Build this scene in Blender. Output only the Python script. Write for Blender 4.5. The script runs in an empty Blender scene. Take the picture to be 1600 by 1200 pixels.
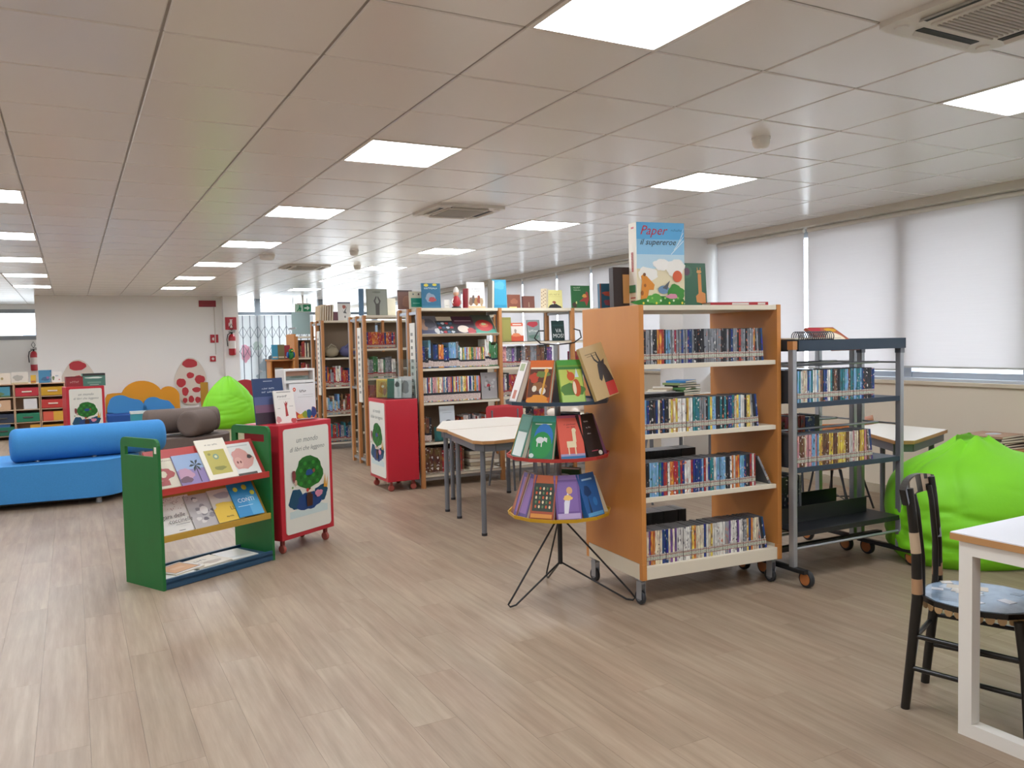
import bpy, bmesh, math, random
from mathutils import Matrix, Vector
random.seed(7)
S = bpy.context.scene
COL = S.collection
R = math.radians
PI = math.pi

# ------------------------------------------------------------------ camera
CAMH, CEIL, FPX = 1.48, 2.65, 1282.33
_p, _y, _r = -.0507, .4915, -.0220
_fw = Vector((math.sin(_y)*math.cos(_p), math.cos(_y)*math.cos(_p), math.sin(_p)))
_r0 = Vector((math.cos(_y), -math.sin(_y), 0)); _u0 = _r0.cross(_fw)
_rt = math.cos(_r)*_r0 + math.sin(_r)*_u0; _up = -math.sin(_r)*_r0 + math.cos(_r)*_u0
cd = bpy.data.cameras.new('camera'); cd.sensor_width = 36; cd.lens = FPX/1600*36; cd.clip_end = 300; cd.clip_start = .05
cam = bpy.data.objects.new('camera', cd); COL.objects.link(cam)
cam.matrix_world = Matrix(((_rt.x, _up.x, -_fw.x, 0), (_rt.y, _up.y, -_fw.y, 0), (_rt.z, _up.z, -_fw.z, CAMH), (0, 0, 0, 1)))
S.camera = cam
def project(x, y, z):
    v = Vector((x, y, z-CAMH)); d = v.dot(_fw)
    if d < .05: return None
    return 800+FPX*v.dot(_rt)/d, 600-FPX*v.dot(_up)/d, d

# ------------------------------------------------------------------ sky and exposure
SKY, LAMP = 5.6, 16.0
w = bpy.data.worlds.new('sky'); S.world = w; w.use_nodes = True
bg = w.node_tree.nodes['Background']; bg.inputs[0].default_value = (.85, .935, 1.0, 1); bg.inputs[1].default_value = SKY
S.view_settings.view_transform = 'Standard'; S.view_settings.look = 'None'
S.view_settings.exposure = 0.80; S.view_settings.gamma = 1.0; S.view_settings.use_curve_mapping = False
S.cycles.use_denoising = True
S.cycles.max_bounces = 8; S.cycles.diffuse_bounces = 5; S.cycles.glossy_bounces = 3
S.cycles.caustics_reflective = False; S.cycles.caustics_refractive = False; S.cycles.sample_clamp_indirect = 6

# ------------------------------------------------------------------ materials
def lin(h):
    if isinstance(h, (tuple, list)): return tuple(h)[:3]
    h = h.lstrip('#'); o = []
    for i in (0, 2, 4):
        c = int(h[i:i+2], 16)/255
        o.append(c/12.92 if c <= .04045 else ((c+.055)/1.055)**2.4)
    return tuple(o)
_M = {}
def mat(hexc, rough=.55, metal=0, bump=0, bscale=200, var=0, vscale=6, emit=0, spec=.5, key=None):
    """plain procedural material: colour, gloss, a little mottling and relief"""
    k = (hexc, rough, metal, bump, bscale, var, vscale, emit, spec)
    if k in _M: return _M[k]
    m = bpy.data.materials.new(key or 'm_%s' % hexc); m.use_nodes = True
    nt = m.node_tree; b = nt.nodes['Principled BSDF']
    c = lin(hexc)
    b.inputs['Base Color'].default_value = (*c, 1); b.inputs['Roughness'].default_value = rough
    b.inputs['Metallic'].default_value = metal; b.inputs['Specular IOR Level'].default_value = spec
    tc = None
    if bump or var: tc = nt.nodes.new('ShaderNodeTexCoord')
    if var:
        n = nt.nodes.new('ShaderNodeTexNoise'); n.inputs['Scale'].default_value = vscale; n.inputs['Detail'].default_value = 4
        nt.links.new(tc.outputs['Object'], n.inputs['Vector'])
        mx = nt.nodes.new('ShaderNodeMix'); mx.data_type = 'RGBA'
        mx.inputs[6].default_value = (*[max(0, v*(1-var)) for v in c], 1); mx.inputs[7].default_value = (*[min(1, v*(1+var)) for v in c], 1)
        nt.links.new(n.outputs['Fac'], mx.inputs[0]); nt.links.new(mx.outputs[2], b.inputs['Base Color'])
    if bump:
        n2 = nt.nodes.new('ShaderNodeTexNoise'); n2.inputs['Scale'].default_value = bscale; n2.inputs['Detail'].default_value = 2
        nt.links.new(tc.outputs['Object'], n2.inputs['Vector'])
        bp = nt.nodes.new('ShaderNodeBump'); bp.inputs['Strength'].default_value = bump; bp.inputs['Distance'].default_value = .004
        nt.links.new(n2.outputs['Fac'], bp.inputs['Height']); nt.links.new(bp.outputs['Normal'], b.inputs['Normal'])
    if emit:
        b.inputs['Emission Color'].default_value = (*c, 1); b.inputs['Emission Strength'].default_value = emit
    _M[k] = m
    return m
def wood(hex1, hex2, rough=.4, scale=(30, 3, 3), key='wood'):
    k = ('wood', hex1, hex2, rough, scale)
    if k in _M: return _M[k]
    m = bpy.data.materials.new(key); m.use_nodes = True; nt = m.node_tree; b = nt.nodes['Principled BSDF']
    tc = nt.nodes.new('ShaderNodeTexCoord'); mp = nt.nodes.new('ShaderNodeMapping'); mp.inputs['Scale'].default_value = scale
    n = nt.nodes.new('ShaderNodeTexNoise'); n.inputs['Scale'].default_value = 1.5; n.inputs['Detail'].default_value = 6; n.inputs['Roughness'].default_value = .6
    mx = nt.nodes.new('ShaderNodeMix'); mx.data_type = 'RGBA'
    mx.inputs[6].default_value = (*lin(hex1), 1); mx.inputs[7].default_value = (*lin(hex2), 1)
    nt.links.new(tc.outputs['Object'], mp.inputs['Vector']); nt.links.new(mp.outputs[0], n.inputs['Vector'])
    nt.links.new(n.outputs['Fac'], mx.inputs[0]); nt.links.new(mx.outputs[2], b.inputs['Base Color'])
    b.inputs['Roughness'].default_value = rough
    _M[k] = m
    return m
def floor_mat():
    m = bpy.data.materials.new('vinyl_plank'); m.use_nodes = True; nt = m.node_tree; L = nt.links.new; N = nt.nodes.new
    b = nt.nodes['Principled BSDF']
    ge = N('ShaderNodeNewGeometry'); oi = N('ShaderNodeObjectInfo')
    ad = N('ShaderNodeMath'); ad.operation = 'ADD'; L(ge.outputs['Random Per Island'], ad.inputs[0]); L(oi.outputs['Random'], ad.inputs[1])
    fr = N('ShaderNodeMath'); fr.operation = 'FRACT'; L(ad.outputs[0], fr.inputs[0])
    mu = N('ShaderNodeVectorMath'); mu.operation = 'SCALE'; cb = N('ShaderNodeCombineXYZ')
    L(fr.outputs[0], cb.inputs[0]); L(fr.outputs[0], cb.inputs[1]); cb.inputs[2].default_value = .3
    mu.inputs['Scale'].default_value = 41; L(cb.outputs[0], mu.inputs[0])
    av = N('ShaderNodeVectorMath'); av.operation = 'ADD'; L(ge.outputs['Position'], av.inputs[0]); L(mu.outputs[0], av.inputs[1])
    def noise(sc, s=1, d=5, r=.6):
        mp = N('ShaderNodeMapping'); mp.inputs['Scale'].default_value = sc; L(av.outputs[0], mp.inputs['Vector'])
        n = N('ShaderNodeTexNoise'); n.inputs['Scale'].default_value = s; n.inputs['Detail'].default_value = d; n.inputs['Roughness'].default_value = r
        L(mp.outputs[0], n.inputs['Vector']); return n
    g1 = noise((26, 1.6, 1), 1, 7, .65); g2 = noise((5, 1.1, 1), 1, 3); g3 = noise((120, 5, 1), 1, 3)
    cr = N('ShaderNodeValToRGB'); e = cr.color_ramp.elements
    e[0].position = .32; e[0].color = (*lin('7d6955'), 1); e[1].position = .68; e[1].color = (*lin('b09b84'), 1)
    x = cr.color_ramp.elements.new(.5); x.color = (*lin('98836e'), 1)
    L(g1.outputs['Fac'], cr.inputs[0])
    c2 = N('ShaderNodeValToRGB'); e = c2.color_ramp.elements
    e[0].position = .3; e[0].color = (*lin('947c67'), 1); e[1].position = .7; e[1].color = (*lin('ab9a83'), 1)
    L(g2.outputs['Fac'], c2.inputs[0])
    m1 = N('ShaderNodeMix'); m1.data_type = 'RGBA'; m1.inputs[0].default_value = .5; L(cr.outputs[0], m1.inputs[6]); L(c2.outputs[0], m1.inputs[7])
    mr = N('ShaderNodeMapRange'); mr.inputs['To Min'].default_value = .87; mr.inputs['To Max'].default_value = .97; L(fr.outputs[0], mr.inputs['Value'])
    mr3 = N('ShaderNodeMapRange'); mr3.inputs['To Min'].default_value = .92; mr3.inputs['To Max'].default_value = 1.06; L(g3.outputs['Fac'], mr3.inputs['Value'])
    mm = N('ShaderNodeMath'); mm.operation = 'MULTIPLY'; L(mr.outputs[0], mm.inputs[0]); L(mr3.outputs[0], mm.inputs[1])
    vm = N('ShaderNodeVectorMath'); vm.operation = 'SCALE'; L(m1.outputs[2], vm.inputs[0]); L(mm.outputs[0], vm.inputs['Scale'])
    L(vm.outputs[0], b.inputs['Base Color']); b.inputs['Roughness'].default_value = .42; b.inputs['Specular IOR Level'].default_value = .4
    bp = N('ShaderNodeBump'); bp.inputs['Strength'].default_value = .06; bp.inputs['Distance'].default_value = .002
    L(g1.outputs['Fac'], bp.inputs['Height']); L(bp.outputs[0], b.inputs['Normal'])
    return m
def spine_mat(name, bands, hue=.12):
    """printed spines: the object's own colour, type-like marks and the library's label bands at the foot"""
    m = bpy.data.materials.new(name); m.use_nodes = True; nt = m.node_tree; L = nt.links.new; N = nt.nodes.new
    b = nt.nodes['Principled BSDF']; b.inputs['Roughness'].default_value = .32
    oi = N('ShaderNodeObjectInfo'); tc = N('ShaderNodeTexCoord'); sp = N('ShaderNodeSeparateXYZ'); L(tc.outputs['Generated'], sp.inputs[0])
    rs = N('ShaderNodeMath'); rs.operation = 'MULTIPLY'; rs.inputs[1].default_value = 57; L(oi.outputs['Random'], rs.inputs[0])
    cb = N('ShaderNodeCombineXYZ'); L(rs.outputs[0], cb.inputs[0]); L(rs.outputs[0], cb.inputs[2])
    def noise(sc, d=1):
        mp = N('ShaderNodeMapping'); mp.inputs['Scale'].default_value = sc; L(tc.outputs['Generated'], mp.inputs['Vector'])
        av = N('ShaderNodeVectorMath'); av.operation = 'ADD'; L(mp.outputs[0], av.inputs[0]); L(cb.outputs[0], av.inputs[1])
        n = N('ShaderNodeTexNoise'); n.inputs['Scale'].default_value = 1; n.inputs['Detail'].default_value = d; L(av.outputs[0], n.inputs['Vector']); return n
    big = noise((1, .5, 3.2)); fine = noise((1.1, .4, 9), 0)
    hs = N('ShaderNodeHueSaturation'); L(oi.outputs['Color'], hs.inputs['Color'])
    mr = N('ShaderNodeMapRange'); mr.inputs['To Min'].default_value = .5-hue; mr.inputs['To Max'].default_value = .5+hue; L(big.outputs['Fac'], mr.inputs['Value']); L(mr.outputs[0], hs.inputs['Hue'])
    mv = N('ShaderNodeMapRange'); mv.inputs['From Min'].default_value = .3; mv.inputs['From Max'].default_value = .7; mv.inputs['To Min'].default_value = .6; mv.inputs['To Max'].default_value = 1.35; L(big.outputs['Fac'], mv.inputs['Value']); L(mv.outputs[0], hs.inputs['Value'])
    th = N('ShaderNodeValToRGB'); th.color_ramp.interpolation = 'CONSTANT'; e = th.color_ramp.elements
    e[0].position = 0; e[0].color = (1, 1, 1, 1); e[1].position = .30; e[1].color = (0, 0, 0, 1); x = e.new(.70); x.color = (.5, .5, .5, 1)
    L(fine.outputs['Fac'], th.inputs[0])
    inv = N('ShaderNodeValToRGB'); inv.color_ramp.interpolation = 'CONSTANT'; e = inv.color_ramp.elements
    e[0].position = 0; e[0].color = (.72, .70, .66, 1); e[1].position = .45; e[1].color = (.05, .05, .07, 1); x = e.new(.75); x.color = (.6, .2, .12, 1)
    L(oi.outputs['Random'], inv.inputs[0])
    m1 = N('ShaderNodeMix'); m1.data_type = 'RGBA'; L(th.outputs[0], m1.inputs[0]); L(hs.outputs[0], m1.inputs[6]); L(inv.outputs[0], m1.inputs[7])
    mk = N('ShaderNodeValToRGB'); mk.color_ramp.interpolation = 'CONSTANT'; lc = N('ShaderNodeValToRGB'); lc.color_ramp.interpolation = 'CONSTANT'
    for rp, col in ((mk, 0), (lc, 1)):
        e = rp.color_ramp.elements
        e[0].position = 0; e[0].color = (0, 0, 0, 1)
        first = True
        for z0, z1, c in bands:
            v = (1, 1, 1, 1) if not col else (*lin(c), 1)
            if first: el = e[1]; el.position = z0; first = False
            else: el = e.new(z0)
            el.color = v
            nx = [b2[0] for b2 in bands if abs(b2[0]-z1) < 1e-6]
            if not nx: el = e.new(z1); el.color = (0, 0, 0, 1)
        L(sp.outputs[2], rp.inputs[0])
    lt = N('ShaderNodeMix'); lt.data_type = 'RGBA'; lt.blend_type = 'MULTIPLY'
    f2 = noise((3, .5, 34), 1); t2 = N('ShaderNodeValToRGB'); e = t2.color_ramp.elements; e[0].position = .42; e[0].color = (.35, .33, .33, 1); e[1].position = .52; e[1].color = (1, 1, 1, 1)
    L(f2.outputs['Fac'], t2.inputs[0]); lt.inputs[0].default_value = .7; L(lc.outputs[0], lt.inputs[6]); L(t2.outputs[0], lt.inputs[7])
    m2 = N('ShaderNodeMix'); m2.data_type = 'RGBA'; L(mk.outputs[0], m2.inputs[0]); L(m1.outputs[2], m2.inputs[6]); L(lt.outputs[2], m2.inputs[7])
    L(m2.outputs[2], b.inputs['Base Color'])
    return m
def glass_mat(name, tint='eef4f4', gloss=.08):
    m = bpy.data.materials.new(name); m.use_nodes = True; nt = m.node_tree; nt.nodes.remove(nt.nodes['Principled BSDF'])
    t = nt.nodes.new('ShaderNodeBsdfTransparent'); t.inputs[0].default_value = (*lin(tint), 1)
    g = nt.nodes.new('ShaderNodeBsdfGlossy'); g.inputs['Roughness'].default_value = .03
    mx = nt.nodes.new('ShaderNodeMixShader'); mx.inputs[0].default_value = gloss
    nt.links.new(t.outputs[0], mx.inputs[1]); nt.links.new(g.outputs[0], mx.inputs[2]); nt.links.new(mx.outputs[0], nt.nodes['Material Output'].inputs[0])
    return m
def blind_mat(name, c='e8e8e4', tr=.45):
    m = bpy.data.materials.new(name); m.use_nodes = True; nt = m.node_tree; nt.nodes.remove(nt.nodes['Principled BSDF'])
    d = nt.nodes.new('ShaderNodeBsdfDiffuse'); t = nt.nodes.new('ShaderNodeBsdfTranslucent')
    tc = nt.nodes.new('ShaderNodeTexCoord'); n = nt.nodes.new('ShaderNodeTexNoise'); n.inputs['Scale'].default_value = 3
    mp = nt.nodes.new('ShaderNodeMapping'); mp.inputs['Scale'].default_value = (1, 1, 40); nt.links.new(tc.outputs['Object'], mp.inputs[0]); nt.links.new(mp.outputs[0], n.inputs[0])
    mx0 = nt.nodes.new('ShaderNodeMix'); mx0.data_type = 'RGBA'; k = lin(c)
    mx0.inputs[6].default_value = (*[v*.95 for v in k], 1); mx0.inputs[7].default_value = (*k, 1); nt.links.new(n.outputs['Fac'], mx0.inputs[0])
    nt.links.new(mx0.outputs[2], d.inputs[0]); nt.links.new(mx0.outputs[2], t.inputs[0])
    mx = nt.nodes.new('ShaderNodeMixShader'); mx.inputs[0].default_value = tr
    nt.links.new(d.outputs[0], mx.inputs[1]); nt.links.new(t.outputs[0], mx.inputs[2]); nt.links.new(mx.outputs[0], nt.nodes['Material Output'].inputs[0])
    return m

# ------------------------------------------------------------------ mesh builder
class MB:
    def __init__(s): s.v = []; s.f = []; s.m = []; s.s = []; s.M = None
    def add(s, vs, fs, m=0, smooth=False):
        b = len(s.v)
        for p in vs:
            p = Vector(p)
            s.v.append(tuple(s.M @ p if s.M else p))
        for f in fs: s.f.append([i+b for i in f]); s.m.append(m); s.s.append(smooth)
        return s
    def box(s, x0, x1, y0, y1, z0, z1, m=0):
        vs = [(x, y, z) for z in (z0, z1) for y in (y0, y1) for x in (x0, x1)]
        return s.add(vs, [(0, 2, 3, 1), (4, 5, 7, 6), (0, 1, 5, 4), (2, 6, 7, 3), (0, 4, 6, 2), (1, 3, 7, 5)], m)
    def cbox(s, cx, cy, cz, dx, dy, dz, m=0): return s.box(cx-dx/2, cx+dx/2, cy-dy/2, cy+dy/2, cz-dz/2, cz+dz/2, m)
    def prism(s, poly, d0, d1, m=0, axis='z', smooth=False):
        n = len(poly)
        def P(a, b, c): return {'z': (a, b, c), 'y': (a, c, b), 'x': (c, a, b)}[axis]
        vs = [P(a, b, d0) for a, b in poly] + [P(a, b, d1) for a, b in poly]
        fs = [tuple(range(n))[::-1], tuple(range(n, 2*n))]
        s.add(vs, fs, m)
        s.add(vs, [(i, (i+1) % n, n+(i+1) % n, n+i) for i in range(n)], m, smooth)
        return s
    def tube(s, pts, r, n=8, m=0, closed=False, smooth=True, caps=True):
        pts = [Vector(p) for p in pts]; k = len(pts)
        rr = r if isinstance(r, (list, tuple)) else [r]*k
        rings = []; prev = None
        for i, p in enumerate(pts):
            if closed: t = pts[(i+1) % k]-pts[i-1]
            else: t = pts[min(i+1, k-1)]-pts[max(i-1, 0)]
            t.normalize()
            if prev is None:
                a = Vector((0, 0, 1)) if abs(t.z) < .9 else Vector((1, 0, 0)); u = t.cross(a).normalized()
            else:
                u = (prev-t*prev.dot(t))
                u = u.normalized() if u.length > 1e-6 else t.orthogonal().normalized()
            prev = u; v = t.cross(u)
            rings.append([p+(u*math.cos(2*PI*j/n)+v*math.sin(2*PI*j/n))*rr[i] for j in range(n)])
        vs = [q for rg in rings for q in rg]; fs = []
        for i in range(k if closed else k-1):
            a, b = i*n, ((i+1) % k)*n
            for j in range(n): fs.append((a+j, b+j, b+(j+1) % n, a+(j+1) % n)[::-1])
        s.add(vs, fs, m, smooth)
        if not closed and caps: s.add(vs, [tuple(range(n)), tuple(range((k-1)*n, k*n))[::-1]], m)
        return s
    def lathe(s, prof, n=20, m=0, c=(0, 0, 0), axis='z', smooth=True):
        vs = []
        for r, h in prof:
            for j in range(n):
                a = 2*PI*j/n; x, y = r*math.cos(a), r*math.sin(a)
                q = {'z': (x, y, h), 'y': (x, h, -y), 'x': (h, x, y)}[axis]
                vs.append((c[0]+q[0], c[1]+q[1], c[2]+q[2]))
        k = len(prof); fs = []
        for i in range(k-1):
            for j in range(n): fs.append((i*n+j, i*n+(j+1) % n, (i+1)*n+(j+1) % n, (i+1)*n+j))
        s.add(vs, fs, m, smooth)
        s.add(vs, [tuple(range(n))[::-1], tuple(range((k-1)*n, k*n))], m)
        return s
    def build(s, name, mats, parent=None, loc=(0, 0, 0), rot=(0, 0, 0), bevel=0, subsurf=0):
        me = bpy.data.meshes.new(name); me.from_pydata(s.v, [], s.f)
        if not isinstance(mats, (list, tuple)): mats = [mats]
        for x in mats: me.materials.append(x)
        me.polygons.foreach_set('material_index', s.m); me.polygons.foreach_set('use_smooth', s.s)
        me.update()
        o = bpy.data.objects.new(name, me); COL.objects.link(o)
        o.location = loc; o.rotation_euler = rot
        if parent: o.parent = parent
        if bevel:
            md = o.modifiers.new('bevel', 'BEVEL'); md.width = bevel; md.segments = 2; md.limit_method = 'ANGLE'
        if subsurf:
            md = o.modifiers.new('sub', 'SUBSURF'); md.levels = subsurf; md.render_levels = subsurf
        return o
def B(*a, m=0): return MB().box(*a, m=m)
def tag(o, label=None, cat=None, group=None, kind=None):
    if label: o['label'] = label
    if cat: o['category'] = cat
    if group: o['group'] = group
    if kind: o['kind'] = kind
    return o
def thing(name, label, cat, loc=(0, 0, 0), rotz=0, group=None, rot=None):
    o = bpy.data.objects.new(name, None); COL.objects.link(o); o.empty_display_size = .1
    o.location = loc; o.rotation_euler = rot or (0, 0, rotz)
    return tag(o, label, cat, group)
def clone(o, parent=None):
    c = o.copy(); COL.objects.link(c); c.parent = parent
    for ch in o.children: clone(ch, c)
    return c
def rrect(x0, x1, y0, y1, r, n=5):
    out = []
    for cx, cy, a0 in ((x1-r, y0+r, -90), (x1-r, y1-r, 0), (x0+r, y1-r, 90), (x0+r, y0+r, 180)):
        for i in range(n+1):
            a = R(a0+90*i/n); out.append((cx+r*math.cos(a), cy+r*math.sin(a)))
    return out
def ell(cx, cy, rx, ry, n=18, a0=0): return [(cx+rx*math.cos(2*PI*i/n+a0), cy+ry*math.sin(2*PI*i/n+a0)) for i in range(n)]
def blob(cx, cy, rx, ry, seed, n=22, amp=.18):
    rd = random.Random(seed); ph = [rd.random()*6 for _ in range(3)]
    o = []
    for i in range(n):
        a = 2*PI*i/n; k = 1+amp*(math.sin(3*a+ph[0])*.5+math.sin(5*a+ph[1])*.35+math.sin(8*a+ph[2])*.3)
        o.append((cx+rx*k*math.cos(a), cy+ry*k*math.sin(a)))
    return o
_T = {}
def textmesh(txt, shear=0):
    k = (txt, shear)
    if k in _T: return _T[k]
    cu = bpy.data.curves.new('t', 'FONT'); cu.body = txt; cu.size = 1; cu.align_x = 'CENTER'; cu.shear = shear; cu.resolution_u = 2; cu.fill_mode = 'FRONT'
    o = bpy.data.objects.new('t', cu); COL.objects.link(o)
    me = o.to_mesh()
    vs = [tuple(v.co) for v in me.vertices]; fs = [tuple(p.vertices) for p in me.polygons]
    o.to_mesh_clear(); bpy.data.objects.remove(o); bpy.data.curves.remove(cu)
    _T[k] = (vs, fs); return _T[k]
class Art:
    """flat print: coloured shapes and lettering laid on the x-z plane at y = 0, facing -y, each layer a hair proud"""
    def __init__(s, W, H, y=0, step=.00025): s.W, s.H, s.y, s.k, s.mb, s.mats, s.step = W, H, y, 0, MB(), [], step
    def _m(s, c):
        m = mat(c, .4)
        if m not in s.mats: s.mats.append(m)
        return s.mats.index(m)
    def poly(s, pts, c):
        s.k += 1; y = s.y-s.step*s.k
        vs = [((a-.5)*s.W, y, b*s.H) for a, b in pts]
        ar = sum(vs[i][0]*vs[(i+1) % len(vs)][2]-vs[(i+1) % len(vs)][0]*vs[i][2] for i in range(len(vs)))
        f = tuple(range(len(vs))); s.mb.add(vs, [f if ar > 0 else f[::-1]], s._m(c)); return s
    def rect(s, x0, x1, y0, y1, c): return s.poly([(x0, y0), (x1, y0), (x1, y1), (x0, y1)], c)
    def ell(s, cx, cy, rx, ry, c, n=18): return s.poly(ell(cx, cy, rx, ry, n), c)
    def text(s, t, x, y, size, c, shear=0):
        s.k += 1; yy = s.y-s.step*s.k
        if t[0] == '~':      # lettering too small to read in the photograph: a line of letter-like strokes
            t = t[1:]; rd = random.Random(t); u = size*s.H*.55; x0 = (x-.5)*s.W-len(t)*u/2
            for i, ch in enumerate(t):
                if ch == ' ': continue
                h0 = size*s.H*rd.uniform(.42, .7); a, b = x0+i*u, y*s.H
                s.mb.add([(a, yy, b), (a+u*.28, yy, b), (a+u*.28, yy, b+h0), (a, yy, b+h0)], [(0, 1, 2, 3)], s._m(c))
                zz = b+h0*rd.choice((0, .4, .75))
                s.mb.add([(a+u*.28, yy, zz), (a+u*.8, yy, zz), (a+u*.8, yy, zz+h0*.25), (a+u*.28, yy, zz+h0*.25)], [(0, 1, 2, 3)], s._m(c))
            return s
        vs, fs = textmesh(t, shear)
        s.mb.add([((x-.5)*s.W+a*size*s.H, yy, y*s.H+b*size*s.H) for a, b, _ in vs], fs, s._m(c)); return s
    def go(s, items):
        for it in items:
            getattr(s, {'r': 'rect', 'e': 'ell', 'p': 'poly', 't': 'text'}[it[0]])(*it[1:])
        return s
    def build(s, name='print', parent=None, **k): return s.mb.build(name, s.mats, parent, **k)
def ordn(n):
    return {1: 'first', 2: 'second', 3: 'third', 4: 'fourth', 5: 'fifth', 6: 'sixth', 7: 'seventh', 8: 'eighth', 9: 'ninth'}.get(n, '%d%s' % (n, 'th' if 10 <= n % 100 <= 20 else {1: 'st', 2: 'nd', 3: 'rd'}.get(n % 10, 'th')))

# shared materials
ORANGE = wood('bd7a3c', 'cb8a48', .38, (4, 4, 1.2), 'orange_beech'); BEECH = wood('b0713f', 'c08a55', .45, (6, 6, 1.5), 'beech_post')
CREAM = mat('ddd3bd', .45); WHITE = mat('e6e3dc', .5); WALLM = mat('efedea', .8, bump=.08, bscale=90); STEEL = mat('a9acb0', .35, .7); DARKST = mat('5d6066', .4, .6)
GREYMET = mat('75787e', .42, .3); BLACK = mat('141416', .45); RUBBER = mat('2a2b2e', .6); NAVY = mat('2b3a49', .45); PAGES = mat('dcd3bf', .8)
REDBOX = mat('bb2433', .4); PLASTIC = mat('4a4c50', .35)
GLASS = glass_mat('window_glass', 'f5f7fb'); ACRYL = glass_mat('clear_acrylic', 'f6fafa', .07)
# ------------------------------------------------------------------ floor
FM = floor_mat(); JOINT = mat('93806b', .6)
floor = tag(MB().add([(-6, -3, -.006), (7.4, -3, -.006), (7.4, 24, -.006), (-6, 24, -.006)], [(0, 1, 2, 3)]).build('floor', JOINT), kind='structure')
PW, PL = .184, 1.22
pm = MB(); e_ = .0004
pm.add([(e_, e_, 0), (PW-e_, e_, 0), (PW-e_, PL-e_, 0), (e_, PL-e_, 0), (0, 0, -.004), (PW, 0, -.004), (PW, PL, -.004), (0, PL, -.004)],
       [(0, 1, 2, 3), (4, 5, 1, 0), (5, 6, 2, 1), (6, 7, 3, 2), (7, 4, 0, 3)])
plank0 = pm.build('plank', FM, floor)
spots = []
for i in range(-33, 41):
    off = (i*.37 % 1)*PL
    for j in range(-4, 20):
        x, y = i*PW, j*PL+off-1
        if x > 6.95 or y > 23: continue
        pr = project(x+PW/2, y+PL*.5, 0); ok = pr and -60 < pr[0] < 1660 and 500 < pr[1] < 1420
        spots.append((0 if ok else 1, math.hypot(x, y), x, y))
spots.sort()
rest = MB()
for n, (k, d, x, y) in enumerate(spots):
    if n < 290 and k == 0:
        o = plank0 if n == 0 else plank0.copy()
        if n: COL.objects.link(o); o.parent = floor
        o.location = (x, y, 0)
    else:
        rest.add([(x+a, y+b, c) for a, b, c in pm.v], pm.f)
tag(rest.build('plank_field', FM, floor), kind='stuff')

# ------------------------------------------------------------------ ceiling
GX, GY, GT = .344, 3.314, .6
TILE = mat('eceae8', .24, bump=.05, bscale=300, spec=.6, key='ceiling_tile'); GRID = mat('9c9894', .5)
ceiling = tag(MB().add([(-6, -3, CEIL+.006), (7.4, -3, CEIL+.006), (7.4, 24, CEIL+.006), (-6, 24, CEIL+.006)], [(3, 2, 1, 0)]).build('ceiling', GRID), kind='structure')
tm = MB(); a, b = .005, .595; c = .010
tm.add([(c, c, 0), (b-.005, c, 0), (b-.005, b-.005, 0), (c, b-.005, 0), (a, a, .005), (b, a, .005), (b, b, .005), (a, b, .005)],
       [(3, 2, 1, 0), (0, 1, 5, 4), (1, 2, 6, 5), (2, 3, 7, 6), (3, 0, 4, 7)])
lights = [(i, j) for i in (-6, -2, 2, 6) for j in range(-6, 34, 4) if j < 26 or (j == 26 and i in (-6, 6))]
acs = [(4, -3), (4, 5), (4, 14)]
skip = set(lights) | set(acs)
tiles = []
for i in range(-10, 12):
    for j in range(-10, 34):
        if (i, j) in skip: continue
        x, y = GX+i*GT, GY+j*GT
        if x+GT > 6.39+.0435*y+.02 and i > 10: continue
        pr = project(x+.3, y+.3, CEIL); ok = pr and -120 < pr[0] < 1720 and pr[1] > -120
        tiles.append((0 if ok else 1, math.hypot(x, y), x, y))
tiles.sort()
tile0 = tm.build('ceiling_tile', TILE, ceiling); rest = MB()
for n, (k, d, x, y) in enumerate(tiles):
    if n < 290 and k == 0:
        o = tile0 if n == 0 else tile0.copy()
        if n: COL.objects.link(o); o.parent = ceiling
        o.location = (x, y, CEIL)
    else: rest.add([(x+p, y+q, CEIL+r_) for p, q, r_ in tm.v], tm.f)
tag(rest.build('ceiling_tile_field', TILE, ceiling), kind='stuff')
# light panels
DIFF = mat('f0f6ff', .5, emit=LAMP, key='lamp_diffuser'); LFR = mat('e4e0da', .4)
lf = MB()
for q in ((0, .6, 0, .022), (0, .6, .578, .6), (0, .022, .022, .578), (.578, .6, .022, .578)): lf.box(*q, -.004, .008)
ld = MB().prism(rrect(.022, .578, .022, .578, .02), .001, .006)
cnames = {-6: 'in the far left row', -2: 'in the left row of lights', 2: 'in the middle row of lights', 6: 'in the window-side row of lights'}
first = None; cnt = {}
for i, j in lights:
    lab = None
    if first is None:
        t = first = thing('ceiling_light', 'x', 'light'); lf.build('frame', LFR, t); ld.build('diffuser', DIFF, t)
    else: t = clone(first)
    cnt[i] = cnt.get(i, 0)+1
    t.location = (GX+i*GT, GY+j*GT, CEIL)
    tag(t, 'square white LED ceiling panel, %s from the near end %s' % (ordn(cnt[i]), cnames[i]), 'light', 'LED ceiling panels')
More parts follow.
